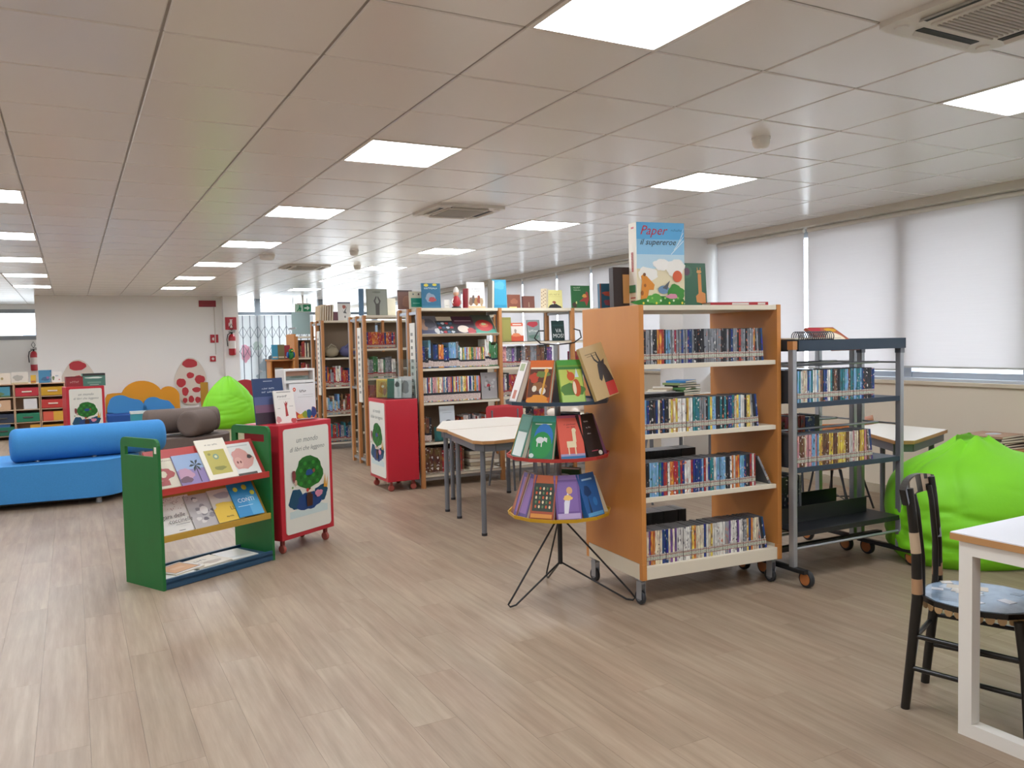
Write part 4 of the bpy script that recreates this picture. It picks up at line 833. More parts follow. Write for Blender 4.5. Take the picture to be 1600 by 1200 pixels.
fill_row(ME_A, 'book', 'thin book', 'middle row of the tall three bay bookshelf', GA, FA, .03, .69, .01, .885, (.25, .252), (.15, .16), (.013, .017), ['light blue', 'white', 'pink', 'teal', 'red', 'cream', 'orange', 'white', 'yellow', 'dark blue', 'cream'], 64, runs=False)
show_book('grey picture book with a tiny red figure at the right of the middle row', .19, .28, .01, '9a9796', [*[('p', blob(random.Random(i).uniform(.15, .85), random.Random(i+3).uniform(.3, .95), .08, .05, i), ['b4b1b0', '84817f'][i % 2]) for i in range(12)], ('p', blob(.45, .5, .12, .06, 120), 'a8343a'), ('p', [(.45, .3), (.55, .3), (.52, .48), (.47, .48)], '2a2426')], at(FA, .795, .02, .886), 0, R(4))
# lower rows of bay one
show_book('white picture book with a dark swirl on the lower shelf behind the table', .17, .24, .01, 'c4ccd0', [('e', .55, .3, .22, .1, '3a4048'), ('e', .58, .3, .15, .06, 'c4ccd0'), ('r', .2, .8, .7, .72, '9aa4aa')], at(FA, .29, .0, .595), 0, R(6))
show_book('dark teal round-edged picture book on the lower shelf behind the table', .12, .15, .01, '1f4f4c', [('p', blob(.5, .5, .35, .4, 121), '2a6460')], at(FA, .20, -.006, .476), 0, R(6))
fill_row(ME_A, 'book', 'dark book', 'lower row at left, tall three bay bookshelf', GA, FA, .03, .13, .02, .475, (.24, .28), (.16, .2), (.02, .035), ['black', 'brown'], 65)
fill_row(ME_N, 'book', 'dark book', 'bottom row of the tall three bay bookshelf', GA, FA, .03, .5, .03, .14, (.22, .28), (.16, .2), (.02, .04), ['brown', 'black', 'grey', 'red'], 66)
fill_row(ME_N, 'book', 'book', 'lower row at right, tall three bay bookshelf', GA, FA, .42, .88, .05, .475, (.2, .26), (.16, .2), (.015, .03), ['red', 'brown', 'black', 'grey', 'white'], 67)
for k in range(5):
    o = B(-.14, .14, 0, .20, 0, .038).build('stacked_book', mat(['cfc4ac', 'b9ab90', 'd6cdb8', 'bfae92', 'd0c6ae'][k], .6)); o.matrix_world = FA @ Matrix.Translation((.68+.01*(k % 2), .02, .14+k*.04))
    B(-.142, .142, -.002, .2, .036, .039).build('cover', mat(['5f4a3a', 'a49a8a', '7a3a32', '8a8478', '4a4e54'][k], .5), o)
    tag(o, 'thick pale book lying flat, %s from bottom of the stack under the bookshelf' % ordn(k+1), 'book', 'stack of thick books')
# bay two
for lab, x, z, w_, h_, c_, art in (('olive picture book at the left of the second bay top shelf', 1.01, 1.49, .12, .26, '8f8a4a', [('r', .1, .9, .1, .9, '9a9450')]),
      ('white and coral picture book in the second bay', 1.14, 1.49, .155, .20, 'e2d8cc', [('r', 0, 1, .82, 1, 'd0603f'), ('r', .15, .85, .88, .93, 'e8dcd0'), ('r', 0, 1, 0, .3, 'c8553a'), ('p', blob(.4, .34, .35, .1, 122), 'd8825a'), ('p', blob(.35, .55, .09, .12, 123), 'a89080')]),
      ('grey and red comic style picture book in the second bay', 1.345, 1.49, .16, .23, '7f8a86', [('p', blob(.45, .8, .42, .13, 124), 'a83a42'), ('t', '~MOSTRO', .5, .42, .16, 'd8d6d0'), ('p', blob(.5, .2, .4, .1, 125), '5f7a6c')]),
      ('dark green picture book lettered in white in the second bay', 1.66, 1.49, .16, .22, '17302e', [('t', 'VA', .52, .40, .28, 'e0e2dc'), ('t', 'MOS!', .5, .14, .28, 'e0e2dc'), ('r', .05, .95, .72, .8, '234440')])):
    show_book(lab, w_, h_, .012, c_, art, at(FA, x, .0, z+.001), 0, R(5))
fill_row(ME_R, 'book', 'book', 'second row of the second bay, tall bookshelf', GA, FA, .95, 1.60, .02, 1.22, (.19, .23), (.14, .17), (.022, .034), ['purple', 'red', 'brown', 'grey', 'black', 'pink'], 68)
fill_row(ME_R, 'book', 'book', 'third row of the second bay, tall bookshelf', GA, FA, .95, 1.40, .02, .90, (.19, .25), (.14, .17), (.024, .038), ['purple', 'red', 'pink', 'black', 'white'], 69)
fill_row(ME_R, 'book', 'book', 'fourth row of the second bay, tall bookshelf', GA, FA, 1.0, 1.75, .02, .50, (.2, .27), (.15, .18), (.03, .05), ['grey', 'brown', 'black', 'red', 'cream'], 70)
fill_row(ME_N, 'book', 'book', 'upper row of the third bay, tall bookshelf', GA, FA, 1.88, 2.4, .02, 1.10, (.2, .28), (.15, .18), (.02, .04), ['light blue', 'dark blue', 'red', 'grey', 'white'], 71)
# second, third and fourth rows of shelving
LEVN = ['top', 'second', 'third', 'fourth', 'lowest']
for F, L, nm, sd, xm, spec in ((FB, LB[0], 'second shelving row', 80, .42, ((0, .19, .2, ['red', 'orange', 'dark blue', 'red']), (1, .2, .28, ['grey', 'green', 'black', 'white']), (2, .2, .26, ['brown', 'red', 'grey', 'black']))),
      (FC, LC[0], 'third shelving row', 90, .46, ((1, .18, .30, ['dark blue', 'red', 'cream', 'orange', 'white', 'grey']), (2, .18, .30, ['light blue', 'cream', 'brown', 'white', 'red']), (3, .18, .28, ['teal', 'red', 'grey', 'orange', 'dark blue'])))):
    for li, h0, h1, cols in spec:
        fill_row(ME_R, 'book', 'book', '%s level of the %s' % (LEVN[li], nm), GA, F, .03, xm, .03, L[li], (h0, h1), (.15, .18), (.020, .030), cols, sd+li)
for li in range(2): fill_row(ME_N, 'book', 'dark book', '%s level of the shelving with orange end panel' % LEVN[li], GA, FD, .03, .22, .02, [1.3, .95][li], (.2, .28), (.15, .18), (.02, .035), ['brown', 'black', 'red', 'cream'], 100+li)
# soft toys lying on the third row's upper level
for q, (x, c_) in enumerate(((.15, '9a8f78'), (.40, '5a5a80'))):
    o = MB().lathe([(.02, 0), (.1, .03), (.12, .09), (.08, .15), (.02, .17)], 14).build('soft_bag', mat(c_, .8, bump=.4, bscale=40), loc=at(FC, x, .14, 1.32))
    MB().tube([(-.06, -.08, .14), (-.02, -.11, .19), (.05, -.09, .15)], .012, 6).build('handle', mat(c_, .8), o); tag(o, ['beige crumpled bag on the upper level of the third shelving row', 'violet grey bag on the upper level of the third shelving row'][q], 'bag')
# books standing on top of the shelving
TZA = 1.851
def top_book(lab, F, x, w_, h_, c_, art, y=.10, t=.015, rz=0, lean=3, z=TZA): return show_book(lab, w_, h_, t, c_, art, at(F, x, y, z), R(rz), R(lean), group='books on top of the shelving')
top_book('brown picture book at the left end atop the first shelving', FA, -.02, .16, .20, '7a5a50', [('p', blob(.6, .4, .3, .3, 130), '8f6a5a'), ('r', 0, 1, .9, 1, '544440')], y=.32)
top_book('cream picture book with a green square atop the first shelving', FA, .055, .15, .18, 'd6cfb8', [('r', .12, .9, .1, .62, '1f8a72'), ('r', .25, .75, .3, .34, '8ac8b4'), ('e', .3, .84, .05, .05, '54686c'), ('e', .7, .84, .06, .06, '6a4a4a')], y=.2)
top_book('blue comic annual with two yellow shapes atop the first shelving', FA, .185, .21, .26, '2a6a8a', [('e', .25, .92, .12, .06, 'e2d24a'), ('e', .7, .94, .12, .05, 'e2d24a'), ('t', '~TOPOLINO', .5, .77, .13, 'cfe0e4'), ('p', blob(.45, .42, .26, .18, 131), '8a9aaa'), ('p', blob(.55, .35, .2, .1, 132), 'a8484a'), ('r', 0, 1, 0, .1, '3f7a94')])
top_book('small white card standing atop the first shelving', FA, .36, .06, .09, 'e2ded4', [('r', .2, .8, .3, .34, 'a9a49a')], t=.01)
top_book('white picture book with a crowd of children atop the first shelving', FA, .70, .21, .28, 'e4e0da', [('t', '~La compagnia', .55, .72, .06, '7a7a7a'), ('t', '~di tutti', .55, .64, .06, '7a7a7a'), *[('p', blob(.2+.15*i, .25+.08*(i % 2), .1, .16, 133+i), ['8a6a58', '6a5a52', 'a87a4a', '8f4a3a', 'b49a7a'][i]) for i in range(5)], ('r', 0, 1, 0, .08, 'd8b88a')])
top_book('red hardback atop the first shelving beside the crowd picture book', FA, .57, .06, .21, '9a2430', [], rz=-50, t=.02)
top_book('tan hardback atop the first shelving behind the crowd picture book', FA, .62, .05, .20, 'b08a5a', [], y=.14, rz=-40, t=.02)
top_book('turquoise hardback atop the first shelving above the beech post', FA, .985, .17, .31, '3f9ab8', [('p', blob(.5, .8, .4, .14, 140), '5aaac4'), ('r', 0, 1, 0, .12, '2f86a8')], t=.03)
top_book('grey brown thick book atop the first shelving leaning on the turquoise one', FA, .86, .06, .30, '8a8478', [], rz=-60, t=.04)
top_book('brown landscape picture book atop the second bay', FA, 1.16, .155, .15, '7a4a3a', [('p', blob(.5, .5, .3, .2, 141), '94604a'), ('r', .1, .7, .02, .12, 'c9bc7a')])
top_book('dark brown picture book atop the second bay', FA, 1.34, .155, .135, '6f463c', [('r', .0, .06, 0, 1, '4a2a2a'), ('p', [(.5, .1), (.56, .1), (.55, .5), (.51, .5)], 'a89a80')])
top_book('thick patterned book edge-on atop the second bay', FA, 1.53, .07, .22, 'c9b898', [*[('e', .2+.3*(i % 3), .08+.06*i, .1, .02, '5a3a34') for i in range(15)]], rz=-55, t=.05)
top_book('pale yellow picture book with a black hill atop the second bay', FA, 1.68, .20, .205, 'd8d08a', [('t', '~ZIO BAC A', .5, .72, .13, 'a8925a'), ('r', .1, .9, .64, .65, 'b8a870'), ('p', [(.05, 0), (.95, 0), (.9, .1), (.75, .16), (.6, .24), (.35, .24), (.15, .16)], '2a2a2e'), ('e', .45, .32, .12, .08, '8f4a34'), ('e', .38, .26, .05, .05, 'e0d8c4')])
top_book('green picture book with a red runner atop the third bay', FA, 2.03, .25, .26, '2f6a3c', [('t', '~Emiliano', .3, .88, .08, 'cfe0c4', .2), ('t', '~Cucciolo', .32, .78, .08, 'cfe0c4', .2), ('p', [(.4, .3), (.7, .5), (.8, .75), (.9, .7), (.95, .4), (.8, .1), (.7, .3)], 'a8403a'), ('p', blob(.7, .55, .12, .08, 142), 'd29a4a'), ('p', blob(.15, .15, .12, .12, 143), '4a3a30'), ('e', .25, .25, .04, .06, 'd8d48a')])
top_book('blue picture book at the far end atop the third bay', FA, 2.42, .18, .24, '2a5a80', [('p', blob(.5, .5, .3, .2, 144), '8a3a3a')])
fig = thing('figurine', 'small white and red figurine standing atop the first shelving', 'figurine', at(FA, .465, .10, TZA))
MB().lathe([(.05, 0), (.05, .012), (.03, .02)], 12).build('foot', mat('3a3a3a', .5), fig); MB().lathe([(.03, .015), (.045, .05), (.035, .11), (.015, .13)], 14).build('body', mat('b02f35', .5), fig); MB().lathe([(.012, .125), (.03, .145), (.03, .17), (.01, .19)], 14).build('head', mat('d8a88a', .5), fig); MB().lathe([(.03, .165), (.032, .185), (.018, .215), (.003, .225)], 12).build('hat', mat('e2ded6', .5), fig)
for s in (-1, 1): MB().tube([(s*.03, 0, .105), (s*.055, -.01, .075), (s*.05, -.02, .05)], .010, 6).build('arm', mat('d8d2c8', .5), fig)
top_book('slate blue tall hardback atop the second shelving row', FB, .00, .06, .33, '4a6a84', [], rz=-30, t=.03)
top_book('grey green picture book with a bare tree atop the second shelving row', FB, .21, .27, .33, '7a7c6c', [('r', .05, .95, .04, .96, '84867a'), ('p', [(.42, 0), (.6, 0), (.62, .4), (.68, .55), (.56, .72), (.52, .7), (.6, .52), (.55, .45), (.46, .45), (.42, .55), (.5, .7), (.46, .73), (.34, .55), (.42, .4)], '3f3a34'), ('p', blob(.5, .88, .2, .04, 145), '6a6c5e')])
top_book('cream sheet standing atop the second shelving row', FB, .42, .14, .22, 'dcd4bc', [('r', 0, 1, 0, .3, 'e2dac0')], y=.2)
top_book('white picture book with dark birds atop the third shelving row', FC, .36, .19, .27, 'd8d6d2', [('r', 0, 1, .92, 1, '5a5a6a'), ('p', blob(.5, .74, .14, .1, 146), 'a85a4a'), ('p', [(.35, .6), (.45, .45), (.75, .8), (.6, .5), (.7, .38), (.45, .4)], '5a5a5c'), ('p', blob(.55, .2, .06, .06, 147), '6a6a6a')])
top_book('maroon hardback atop the third shelving row', FC, .20, .13, .13, '5a2430', [('r', .1, .9, .1, .9, '642a36')])
for q in range(6): top_book('tan old hardback, %s from left atop the third shelving row' % ordn(q+1), FC, -.03+q*.034, .16, .21+.01*(q % 3), ['b89a6a', 'c4ad80', 'b08a5c', '9a7a58', '7a4a3a', 'a8906a'][q], [], rz=-80, t=.028, y=.14)
# low wooden case in front of the glazed entrance
lc = thing('low_bookcase', 'low orange wooden bookcase near the glazed entrance', 'bookcase', (2.82, 13.5, 0))
MB().box(0, .02, 0, .3, 0, 1.26).box(.36, .38, 0, .3, 0, 1.26).build('side_panel', ORANGE, lc); MB().box(-.02, .40, -.01, .31, 1.26, 1.285).build('top', BEECH, lc); B(.02, .36, .28, .3, 0, 1.26).build('back', ORANGE, lc)
for z in (.3, .62, .95): B(.02, .36, 0, .28, z, z+.02).build('shelf', BEECH, lc)
for lab, x, w_, h_, c_, t_ in (('turquoise book standing on the low wooden bookcase', .10, .10, .24, '3a8aa8', .02), ('olive brown book standing on the low wooden bookcase', .20, .11, .24, '6f6440', .02), ('dark red book standing on the low wooden bookcase', .30, .09, .23, '8a2430', .02)):
    show_book(lab, w_, h_, t_, c_, [('r', .1, .9, .1, .2, 'cfc4b0')], at(frame_at(2.82, 13.5, 0), x, .10, 1.286), 0, R(4))
show_book('grey and green picture book on the low wooden bookcase shelf', .13, .18, .015, '8a8a80', [('r', 0, 1, 0, .4, '8ab04a'), ('p', blob(.5, .65, .35, .2, 150), '5a6a6a')], at(frame_at(2.82, 13.5, 0), .14, .02, .971), 0, R(6))
# ------------------------------------------------------------------ white tables and red chairs
TOPW = mat('e4ddd0', .35); EDGE = wood('a97a4a', 'b98a58', .5, (3, 3, 3), 'table_edge'); LEG = mat('74777d', .4, .3)
def poly_table(label, pts, legs, h=.742, sag=.02):
    cx = sum(p[0] for p in pts)/len(pts); cy = sum(p[1] for p in pts)/len(pts)
    t = thing('table', label, 'table', (cx, cy, 0))
    q = [(x-cx, y-cy) for x, y in pts]
    MB().prism(q, h-.026, h-.002).build('edge_band', EDGE, t, bevel=.004)
    MB().prism([(x*.997, y*.997) for x, y in q], h-.003, h).build('tabletop', TOPW, t)
    k = [(x*.9, y*.9) for x, y in q]
    for a, b in zip(k, k[1:]+k[:1]):
        d = Vector((b[0]-a[0], b[1]-a[1], 0)); L = d.length; ang = math.atan2(d.y, d.x)
        B(0, L, -.01, .01, h-.085, h-.027).build('apron', LEG, t, loc=(a[0], a[1], 0), rot=(0, 0, ang))
    for x, y in legs:
        l = MB().lathe([(.02, .0), (.02, h-.027)], 14, c=(x-cx, y-cy, 0)).build('leg', LEG, t)
        MB().lathe([(.022, 0), (.022, .02)], 14, c=(x-cx, y-cy, 0)).build('foot_cap', RUBBER, l)
    return t
poly_table('white trapezoid table with grey legs nearer to the round book stand', [(2.80, 6.42), (2.66, 5.62), (2.70, 5.53), (2.78, 5.50), (3.55, 5.62), (3.72, 6.42)], [(2.74, 5.62), (2.84, 6.30), (3.46, 5.72), (3.60, 6.32)])
poly_table('white trapezoid table with grey legs pushed against the nearer one', [(2.82, 6.44), (2.80, 6.66), (3.10, 7.22), (3.78, 7.20), (3.98, 6.62), (3.9, 6.44)], [(2.87, 6.62), (3.14, 7.10), (3.74, 7.1), (3.86, 6.54)])
REDP = mat('c03a40', .4)
def red_chair(loc, rz, label):
    t = thing('chair', label, 'chair', loc, rz, 'red chairs at the white tables')
    v, f = [], []
    for i in range(9):
        for j in range(7):
            a = -1+2*i/8; b = j/6
            v.append((a*.20*(1-.06*abs(b-.5)), -.20+.40*b, .44+.012*a*a-.012*math.sin(b*PI)+(.02*(1-b)**4*-1)))
    for i in range(8):
        for j in range(6): f.append((i*7+j, (i+1)*7+j, (i+1)*7+j+1, i*7+j+1))
    o = MB().add(v, f, 0, True).build('seat', REDP, t); s = o.modifiers.new('s', 'SOLIDIFY'); s.thickness = .014
    bp = [(x, z) for x, z in rrect(-.235, .235, .60, .83, .05)]
    mb = MB(); n = len(bp)
    mb.add([(x, .215+.04*(z-.6)-.06*x*x*4+.0, z) for x, z in bp]+[(x, .229+.04*(z-.6)-.06*x*x*4, z) for x, z in bp], [tuple(range(n)), tuple(range(n, 2*n))[::-1]]+[(i, n+i, n+(i+1) % n, (i+1) % n) for i in range(n)])
    mb.build('backrest', REDP, t)
    for s_ in (-1, 1):
        MB().tube([(s_*.19, -.2, 0), (s_*.17, -.15, .43)], .011, 8).build('leg', LEG, t)
        MB().tube([(s_*.20, .24, 0), (s_*.17, .17, .43), (s_*.165, .215, .62), (s_*.165, .212, .78)], .011, 8).build('leg', LEG, t)
    return t
red_chair((4.0, 7.38, 0), R(8), 'red chair behind the white tables facing the camera')
red_chair((4.30, 6.05, 0), R(-95), 'red chair at the window-side end of the white tables')
# folded floor frame leg under the table, plush toy on a white stool
pl = thing('plush_toy', 'pale beige plush toy lying behind the round book stand', 'toy', (4.22, 6.75, .74), R(-20))
PLU = mat('cfc2b4', .9, bump=.6, bscale=120)
def softball(cx, cy, cz, rx, ry, rz_, n=14):
    vs, fs = [], []
    for i in range(n+1):
        for j in range(n):
            a, b = PI*i/n, 2*PI*j/n
            vs.append((cx+rx*math.sin(a)*math.cos(b), cy+ry*math.sin(a)*math.sin(b), cz+rz_*math.cos(a)))
    for i in range(n):
        for j in range(n): fs.append((i*n+j, (i+1)*n+j, (i+1)*n+(j+1) % n, i*n+(j+1) % n))
    return vs, fs
mb = MB()
for q in ((0, 0, .09, .13, .09, .09), (.15, -.01, .12, .075, .075, .07), (-.14, -.05, .045, .07, .05, .045), (-.13, .06, .045, .07, .05, .045), (.06, -.09, .05, .045, .07, .045), (.17, -.06, .17, .025, .02, .035), (.17, .05, .17, .025, .02, .035)): mb.add(*softball(*q), 0, True)
ob = mb.build('body', PLU, pl); rm = ob.modifiers.new('r', 'REMESH'); rm.mode = 'VOXEL'; rm.voxel_size = .012; rm.use_smooth_shade = True
MB().add(*softball(.215, .02, .14, .012, .012, .012, 8), 0, True).build('eye', BLACK, pl)
poly_table('white square table behind the round book stand carrying a plush toy', [(4.05, 6.55), (4.75, 6.55), (4.75, 7.05), (4.05, 7.05)], [(4.12, 6.62), (4.68, 6.62), (4.68, 6.98), (4.12, 6.98)])
# ------------------------------------------------------------------ blue sofa
BLUEF = mat('3a86c2', .85, bump=.25, bscale=350, var=.12, vscale=90, key='blue_felt'); BROWNF = mat('6a5c54', .9, bump=.25, bscale=350, var=.1, vscale=80, key='brown_felt')
def roll(parent, L, r, m, loc, rz, name='back_roll', sq=1.0):
    e = r*.35; prof = [(r-e, 0)]
    for i in range(1, 6): a = R(90*i/5); prof.append((r-e+e*math.sin(a), e-e*math.cos(a)))
    for i in range(6): a = R(90*(1-i/5)); prof.append((r-e+e*math.sin(a), L-e+e*math.cos(a)))
    mb = MB().lathe(prof, 32, axis='x'); mb.v = [(x, y, z*sq) for x, y, z in mb.v]
    return mb.build(name, m, parent, loc=loc, rot=(0, 0, rz))
sf = thing('sofa', 'bright blue felt sofa with a round back roll seen from behind', 'sofa', (-.62, 8.95, 0), R(4))
out = []
for x, y in ((-1.1, .12), (.2, -.02), (.55, -.10), (.85, -.12), (1.02, .02), (1.22, .35), (1.28, .75), (1.1, .98), (.4, 1.0), (-1.1, .98)): out.append((x, y))
def smooth_poly(p, it=3):
    for _ in range(it):
        q = []
        for a, b in zip(p, p[1:]+p[:1]): q += [(a[0]*.75+b[0]*.25, a[1]*.75+b[1]*.25), (a[0]*.25+b[0]*.75, a[1]*.25+b[1]*.75)]
        p = q
    return p
op = smooth_poly(out)
MB().prism(op, .07, .42, smooth=True).build('seat', BLUEF, sf, bevel=.03)
MB().prism([(x*.94+.01, y*.9+.045) for x, y in op], .05, .07).build('underframe', BLACK, sf)
roll(sf, 1.40, .168, BLUEF, (.08, .27, .585), R(4), sq=.98)
MB().tube([(.15, .25, .43), (1.35, .33, .43)], .008, 8).build('roll_rail', STEEL, sf)
for x in (.30, .80, 1.25): MB().lathe([(.022, .40), (.022, .435)], 12, c=(x, .22+.06*x, 0)).build('roll_support', STEEL, sf)
for x, y in ((.80, .0), (-.9, .2), (1.1, .8), (-.9, .85)): MB().lathe([(.028, 0), (.024, .07)], 12, c=(x, y, 0)).build('foot', STEEL, sf)
# brown sofa behind
bs = thing('sofa', 'taupe felt sofa with two round rolls behind the blue sofa', 'sofa', (1.0, 11.5, 0), R(10))
op2 = smooth_poly([(-.35, .1), (.1, -.22), (.75, -.2), (1.0, .3), (.85, .75), (.2, .85), (-.3, .6)])
MB().prism(op2, .09, .33, smooth=True).build('seat', BROWNF, bs, bevel=.03)
MB().prism([(x*.93, y*.93+.02) for x, y in op2], .05, .09).build('underframe', BLACK, bs)
roll(bs, .95, .165, BROWNF, (-.15, .30, .53), R(-4))
roll(bs, .52, .165, BROWNF, (.26, -.16, .505), R(42), sq=1.05)
MB().tube([(-.1, .2, .355), (.7, .16, .355)], .008, 8).build('roll_rail', STEEL, bs)
for x, y in ((0, .05), (.7, .1), (.6, .6), (-.1, .5)): MB().lathe([(.028, 0), (.024, .09)], 12, c=(x, y, 0)).build('foot', STEEL, bs)
for x, y in ((.36, -.08), (.55, .08)): MB().lathe([(.02, .33), (.02, .36)], 10, c=(x, y, 0)).build('roll_support', STEEL, bs)

# ------------------------------------------------------------------ bean bags
LIME = mat('7fd31c', .6, bump=.15, bscale=60, key='lime_cloth')
def beanbag(label, loc, rx, ry, h, seed, p1, p2, knot, kh=.12, kr=.14, rz=0, amp=1.0):
    """slumped sack: a dome gathered into a knot, with sharp folds running down from the gather"""
    t = thing('bean_bag', label, 'bean bag', loc, rz, 'lime green bean bags')
    rd = random.Random(seed); NI, NJ = 70, 132
    fo = [(rd.random()*6.28, rd.uniform(.4, 1.0), rd.uniform(.07, .2), rd.uniform(-.6, .6), rd.uniform(.25, .6)) for _ in range(12)]
    wr = [(rd.random()*6.28, rd.uniform(.12, .7), rd.uniform(.3, .7), rd.uniform(.012, .03), rd.uniform(-.25, .25)) for _ in range(30)]
    vs, fs = [], []
    for i in range(NI+1):
        s = i/NI; q = math.sin(s*PI/2)**1.15 if s < 1 else 1.0
        k = max(.02, 1-q**p1)**p2*(1-.16*max(0, 1-q/.22)**2)
        for j in range(NJ):
            a = 2*PI*j/NJ; d = 0
            for f0, dep, wd, tw, st in fo:
                x = (a-f0-tw*(1-s)+PI) % (2*PI)-PI
                d += -.10*dep*(math.exp(-abs(x)/wd)-.35*math.exp(-abs(x)/(2*wd)))*min(1, max(0, q-st)/.35)
            for f0, s0, wd, dp, sl in wr:
                x = (a-f0+PI) % (2*PI)-PI
                d += -dp*math.exp(-(x/wd)**2)*math.exp(-((q-s0-sl*x)/.03)**2)
            r = k*(1+amp*d)
            X, Y = rx*r*math.cos(a), ry*r*math.sin(a)
            X += knot[0]*q**3; Y += knot[1]*q**3
            dk = math.hypot(X-knot[0]*1.0, Y-knot[1]*1.0)
            z = h*q*(1+.35*amp*d)+kh*math.exp(-(dk/kr)**2)*q*(1+.18*math.sin(6*a+1))
            vs.append((X, Y, z))
    for i in range(NI):
        for j in range(NJ): fs.append((i*NJ+j, i*NJ+(j+1) % NJ, (i+1)*NJ+(j+1) % NJ, (i+1)*NJ+j))
    fs += [tuple(range(NJ))[::-1], tuple(range(NI*NJ, (NI+1)*NJ))]
    MB().add(vs, fs, 0, True).build('cushion', LIME, t)
    return t
beanbag('lime green bean bag with a pinched peak beside the taupe sofa', (2.60, 16.2, 0), .54, .5, .90, 5, 2.3, .60, (-.03, 0), kh=.06, kr=.2)
beanbag('large lime green bean bag behind the decorated black chair', (5.33, 3.30, 0), .72, .46, .70, 9, 5.0, .46, (-.06, .05), kh=.11, kr=.17, rz=R(-10))

# ------------------------------------------------------------------ window side: table, orange chairs, pile
poly_table('white trapezoid table by the window behind the lime bean bag', [(5.00, 3.74), (5.10, 3.66), (5.88, 3.94), (5.88, 4.55), (5.45, 4.50)], [(5.12, 3.82), (5.80, 4.02), (5.8, 4.45), (5.48, 4.4)])
def shell_chair(loc, rz, label, c='c9702e', cat='chair'):
    t = thing('wooden_chair', label, cat, loc, rz, 'orange shell chairs by the window'); m = wood('a8561f', 'c97a38', .35, (6, 6, 2), 'orange_ply')
    n = 12; vs = []; fs = []
    prof = [(-.2, .44), (-.1, .425), (.05, .42), (.14, .45), (.19, .52), (.215, .62), (.235, .72), (.245, .80)]
    for i, (y, z) in enumerate(prof):
        wd = [.19, .2, .2, .19, .17, .19, .20, .15][i]
        for j in range(n+1): a = -1+2*j/n; vs.append((a*wd, y-.03*a*a*(i > 3), z+.02*a*a*(i < 4)))
    for i in range(len(prof)-1):
        for j in range(n): fs.append((i*(n+1)+j, i*(n+1)+j+1, (i+1)*(n+1)+j+1, (i+1)*(n+1)+j))
    o = MB().add(vs, fs, 0, True).build('shell', m, t); s = o.modifiers.new('s', 'SOLIDIFY'); s.thickness = .012
    for x in (-.15, .15):
        MB().tube([(x*1.2, -.2, 0), (x, -.12, .42)], .009, 8).build('leg', mat('3a3a3e', .4, .5), t); MB().tube([(x*1.2, .22, 0), (x, .08, .42)], .009, 8).build('leg', mat('3a3a3e', .4, .5), t)
    MB().tube([(-.17, -.17, .1), (.17, .19, .1)], .006, 6).tube([(.17, -.17, .1), (-.17, .19, .1)], .006, 6).build('cross_brace', mat('3a3a3e', .4, .5), t)
shell_chair((5.22, 4.60, 0), R(150), 'orange wooden shell chair seen through the metal cart')
shell_chair((5.75, 4.85, 0), R(190), 'orange wooden shell chair beyond the window table')
cb = thing('low_cabinet', 'low beige cabinet under the window at the right edge', 'cabinet', (6.22, 3.55, 0), WA)
B(-.25, .22, -.05, .45, .05, .585).build('body', mat('c4b79f', .6), cb, bevel=.004); B(-.27, .23, -.07, .47, .585, .605).build('top', BEECH, cb); B(-.22, .2, -.02, .42, 0, .05).build('plinth', BLACK, cb)
for k in range(2): dd = B(-.262, -.25, -.04+k*.245, .195+k*.245, .08, .57).build('door', mat('cfc3ac', .55), cb); B(-.275, -.262, .15+k*.08, .17+k*.08, .3, .4).build('handle', STEEL, dd)
for k in range(6):
    o = MB().box(-.16, .16, -.15, .15, 0, .016).build('album', mat(['3a2a24', '5a4030', '2f2a2a', '8a7a68', '4a3a30', 'b08a70'][k], .5), loc=(6.16-.008*k, 3.72+.012*(k % 3), .605+k*.0172), rot=(0, 0, .1*(k % 3)-.1))
    B(-.155, .158, -.1505, .1505, .003, .013).build('pages', PAGES, o)
    if k == 5: MB().prism(ell(.02, 0, .07, .05), .0161, .0166).build('print', mat('c4ccd6', .4), o)
    tag(o, 'flat picture album, %s from bottom of the pile under the window' % ordn(k+1), 'album', 'pile of albums under the window')
# books on the sill table behind the wooden unit
poly_table('pale worktable by the pier seen through the wooden unit', [(5.1, 6.6), (6.0, 6.6), (6.0, 7.2), (5.1, 7.2)], [(5.16, 6.66), (5.94, 6.66), (5.94, 7.14), (5.16, 7.14)], h=.90)
for k in range(6):
    o = B(-.15, .15, -.11, .11, 0, .022).build('stacked_book', mat(['2f2a2a', '3f6a3a', '4f7a44', '2a2a2c', '7a8a5a', '3a7ab0'][k], .45), loc=(5.68+.03*(k % 2), 6.8+.01*k, .90+k*.0235), rot=(0, 0, .25*(k % 3)))
    B(-.147, .151, -.1105, .1105, .004, .018).build('pages', PAGES, o); tag(o, 'flat book, %s from bottom of the stack by the pier' % ordn(k+1), 'book', 'stack of books by the pier')
for k in range(4):
    o = B(-.14, .14, -.10, .10, 0, .018).build('loose_paper', mat(['d8d0c0', 'c9bfae', 'e0d8c8', 'b9a890'][k], .7), loc=(5.38+.02*k, 6.82, .90+k*.0195), rot=(0, 0, .3*k)); B(-.142, .142, -.102, .102, .0175, .0188).build('cover', mat('cfc6b4', .6), o)
    tag(o, 'pale paper folder, %s from bottom of the heap by the pier' % ordn(k+1), 'folder', 'paper folders by the pier')

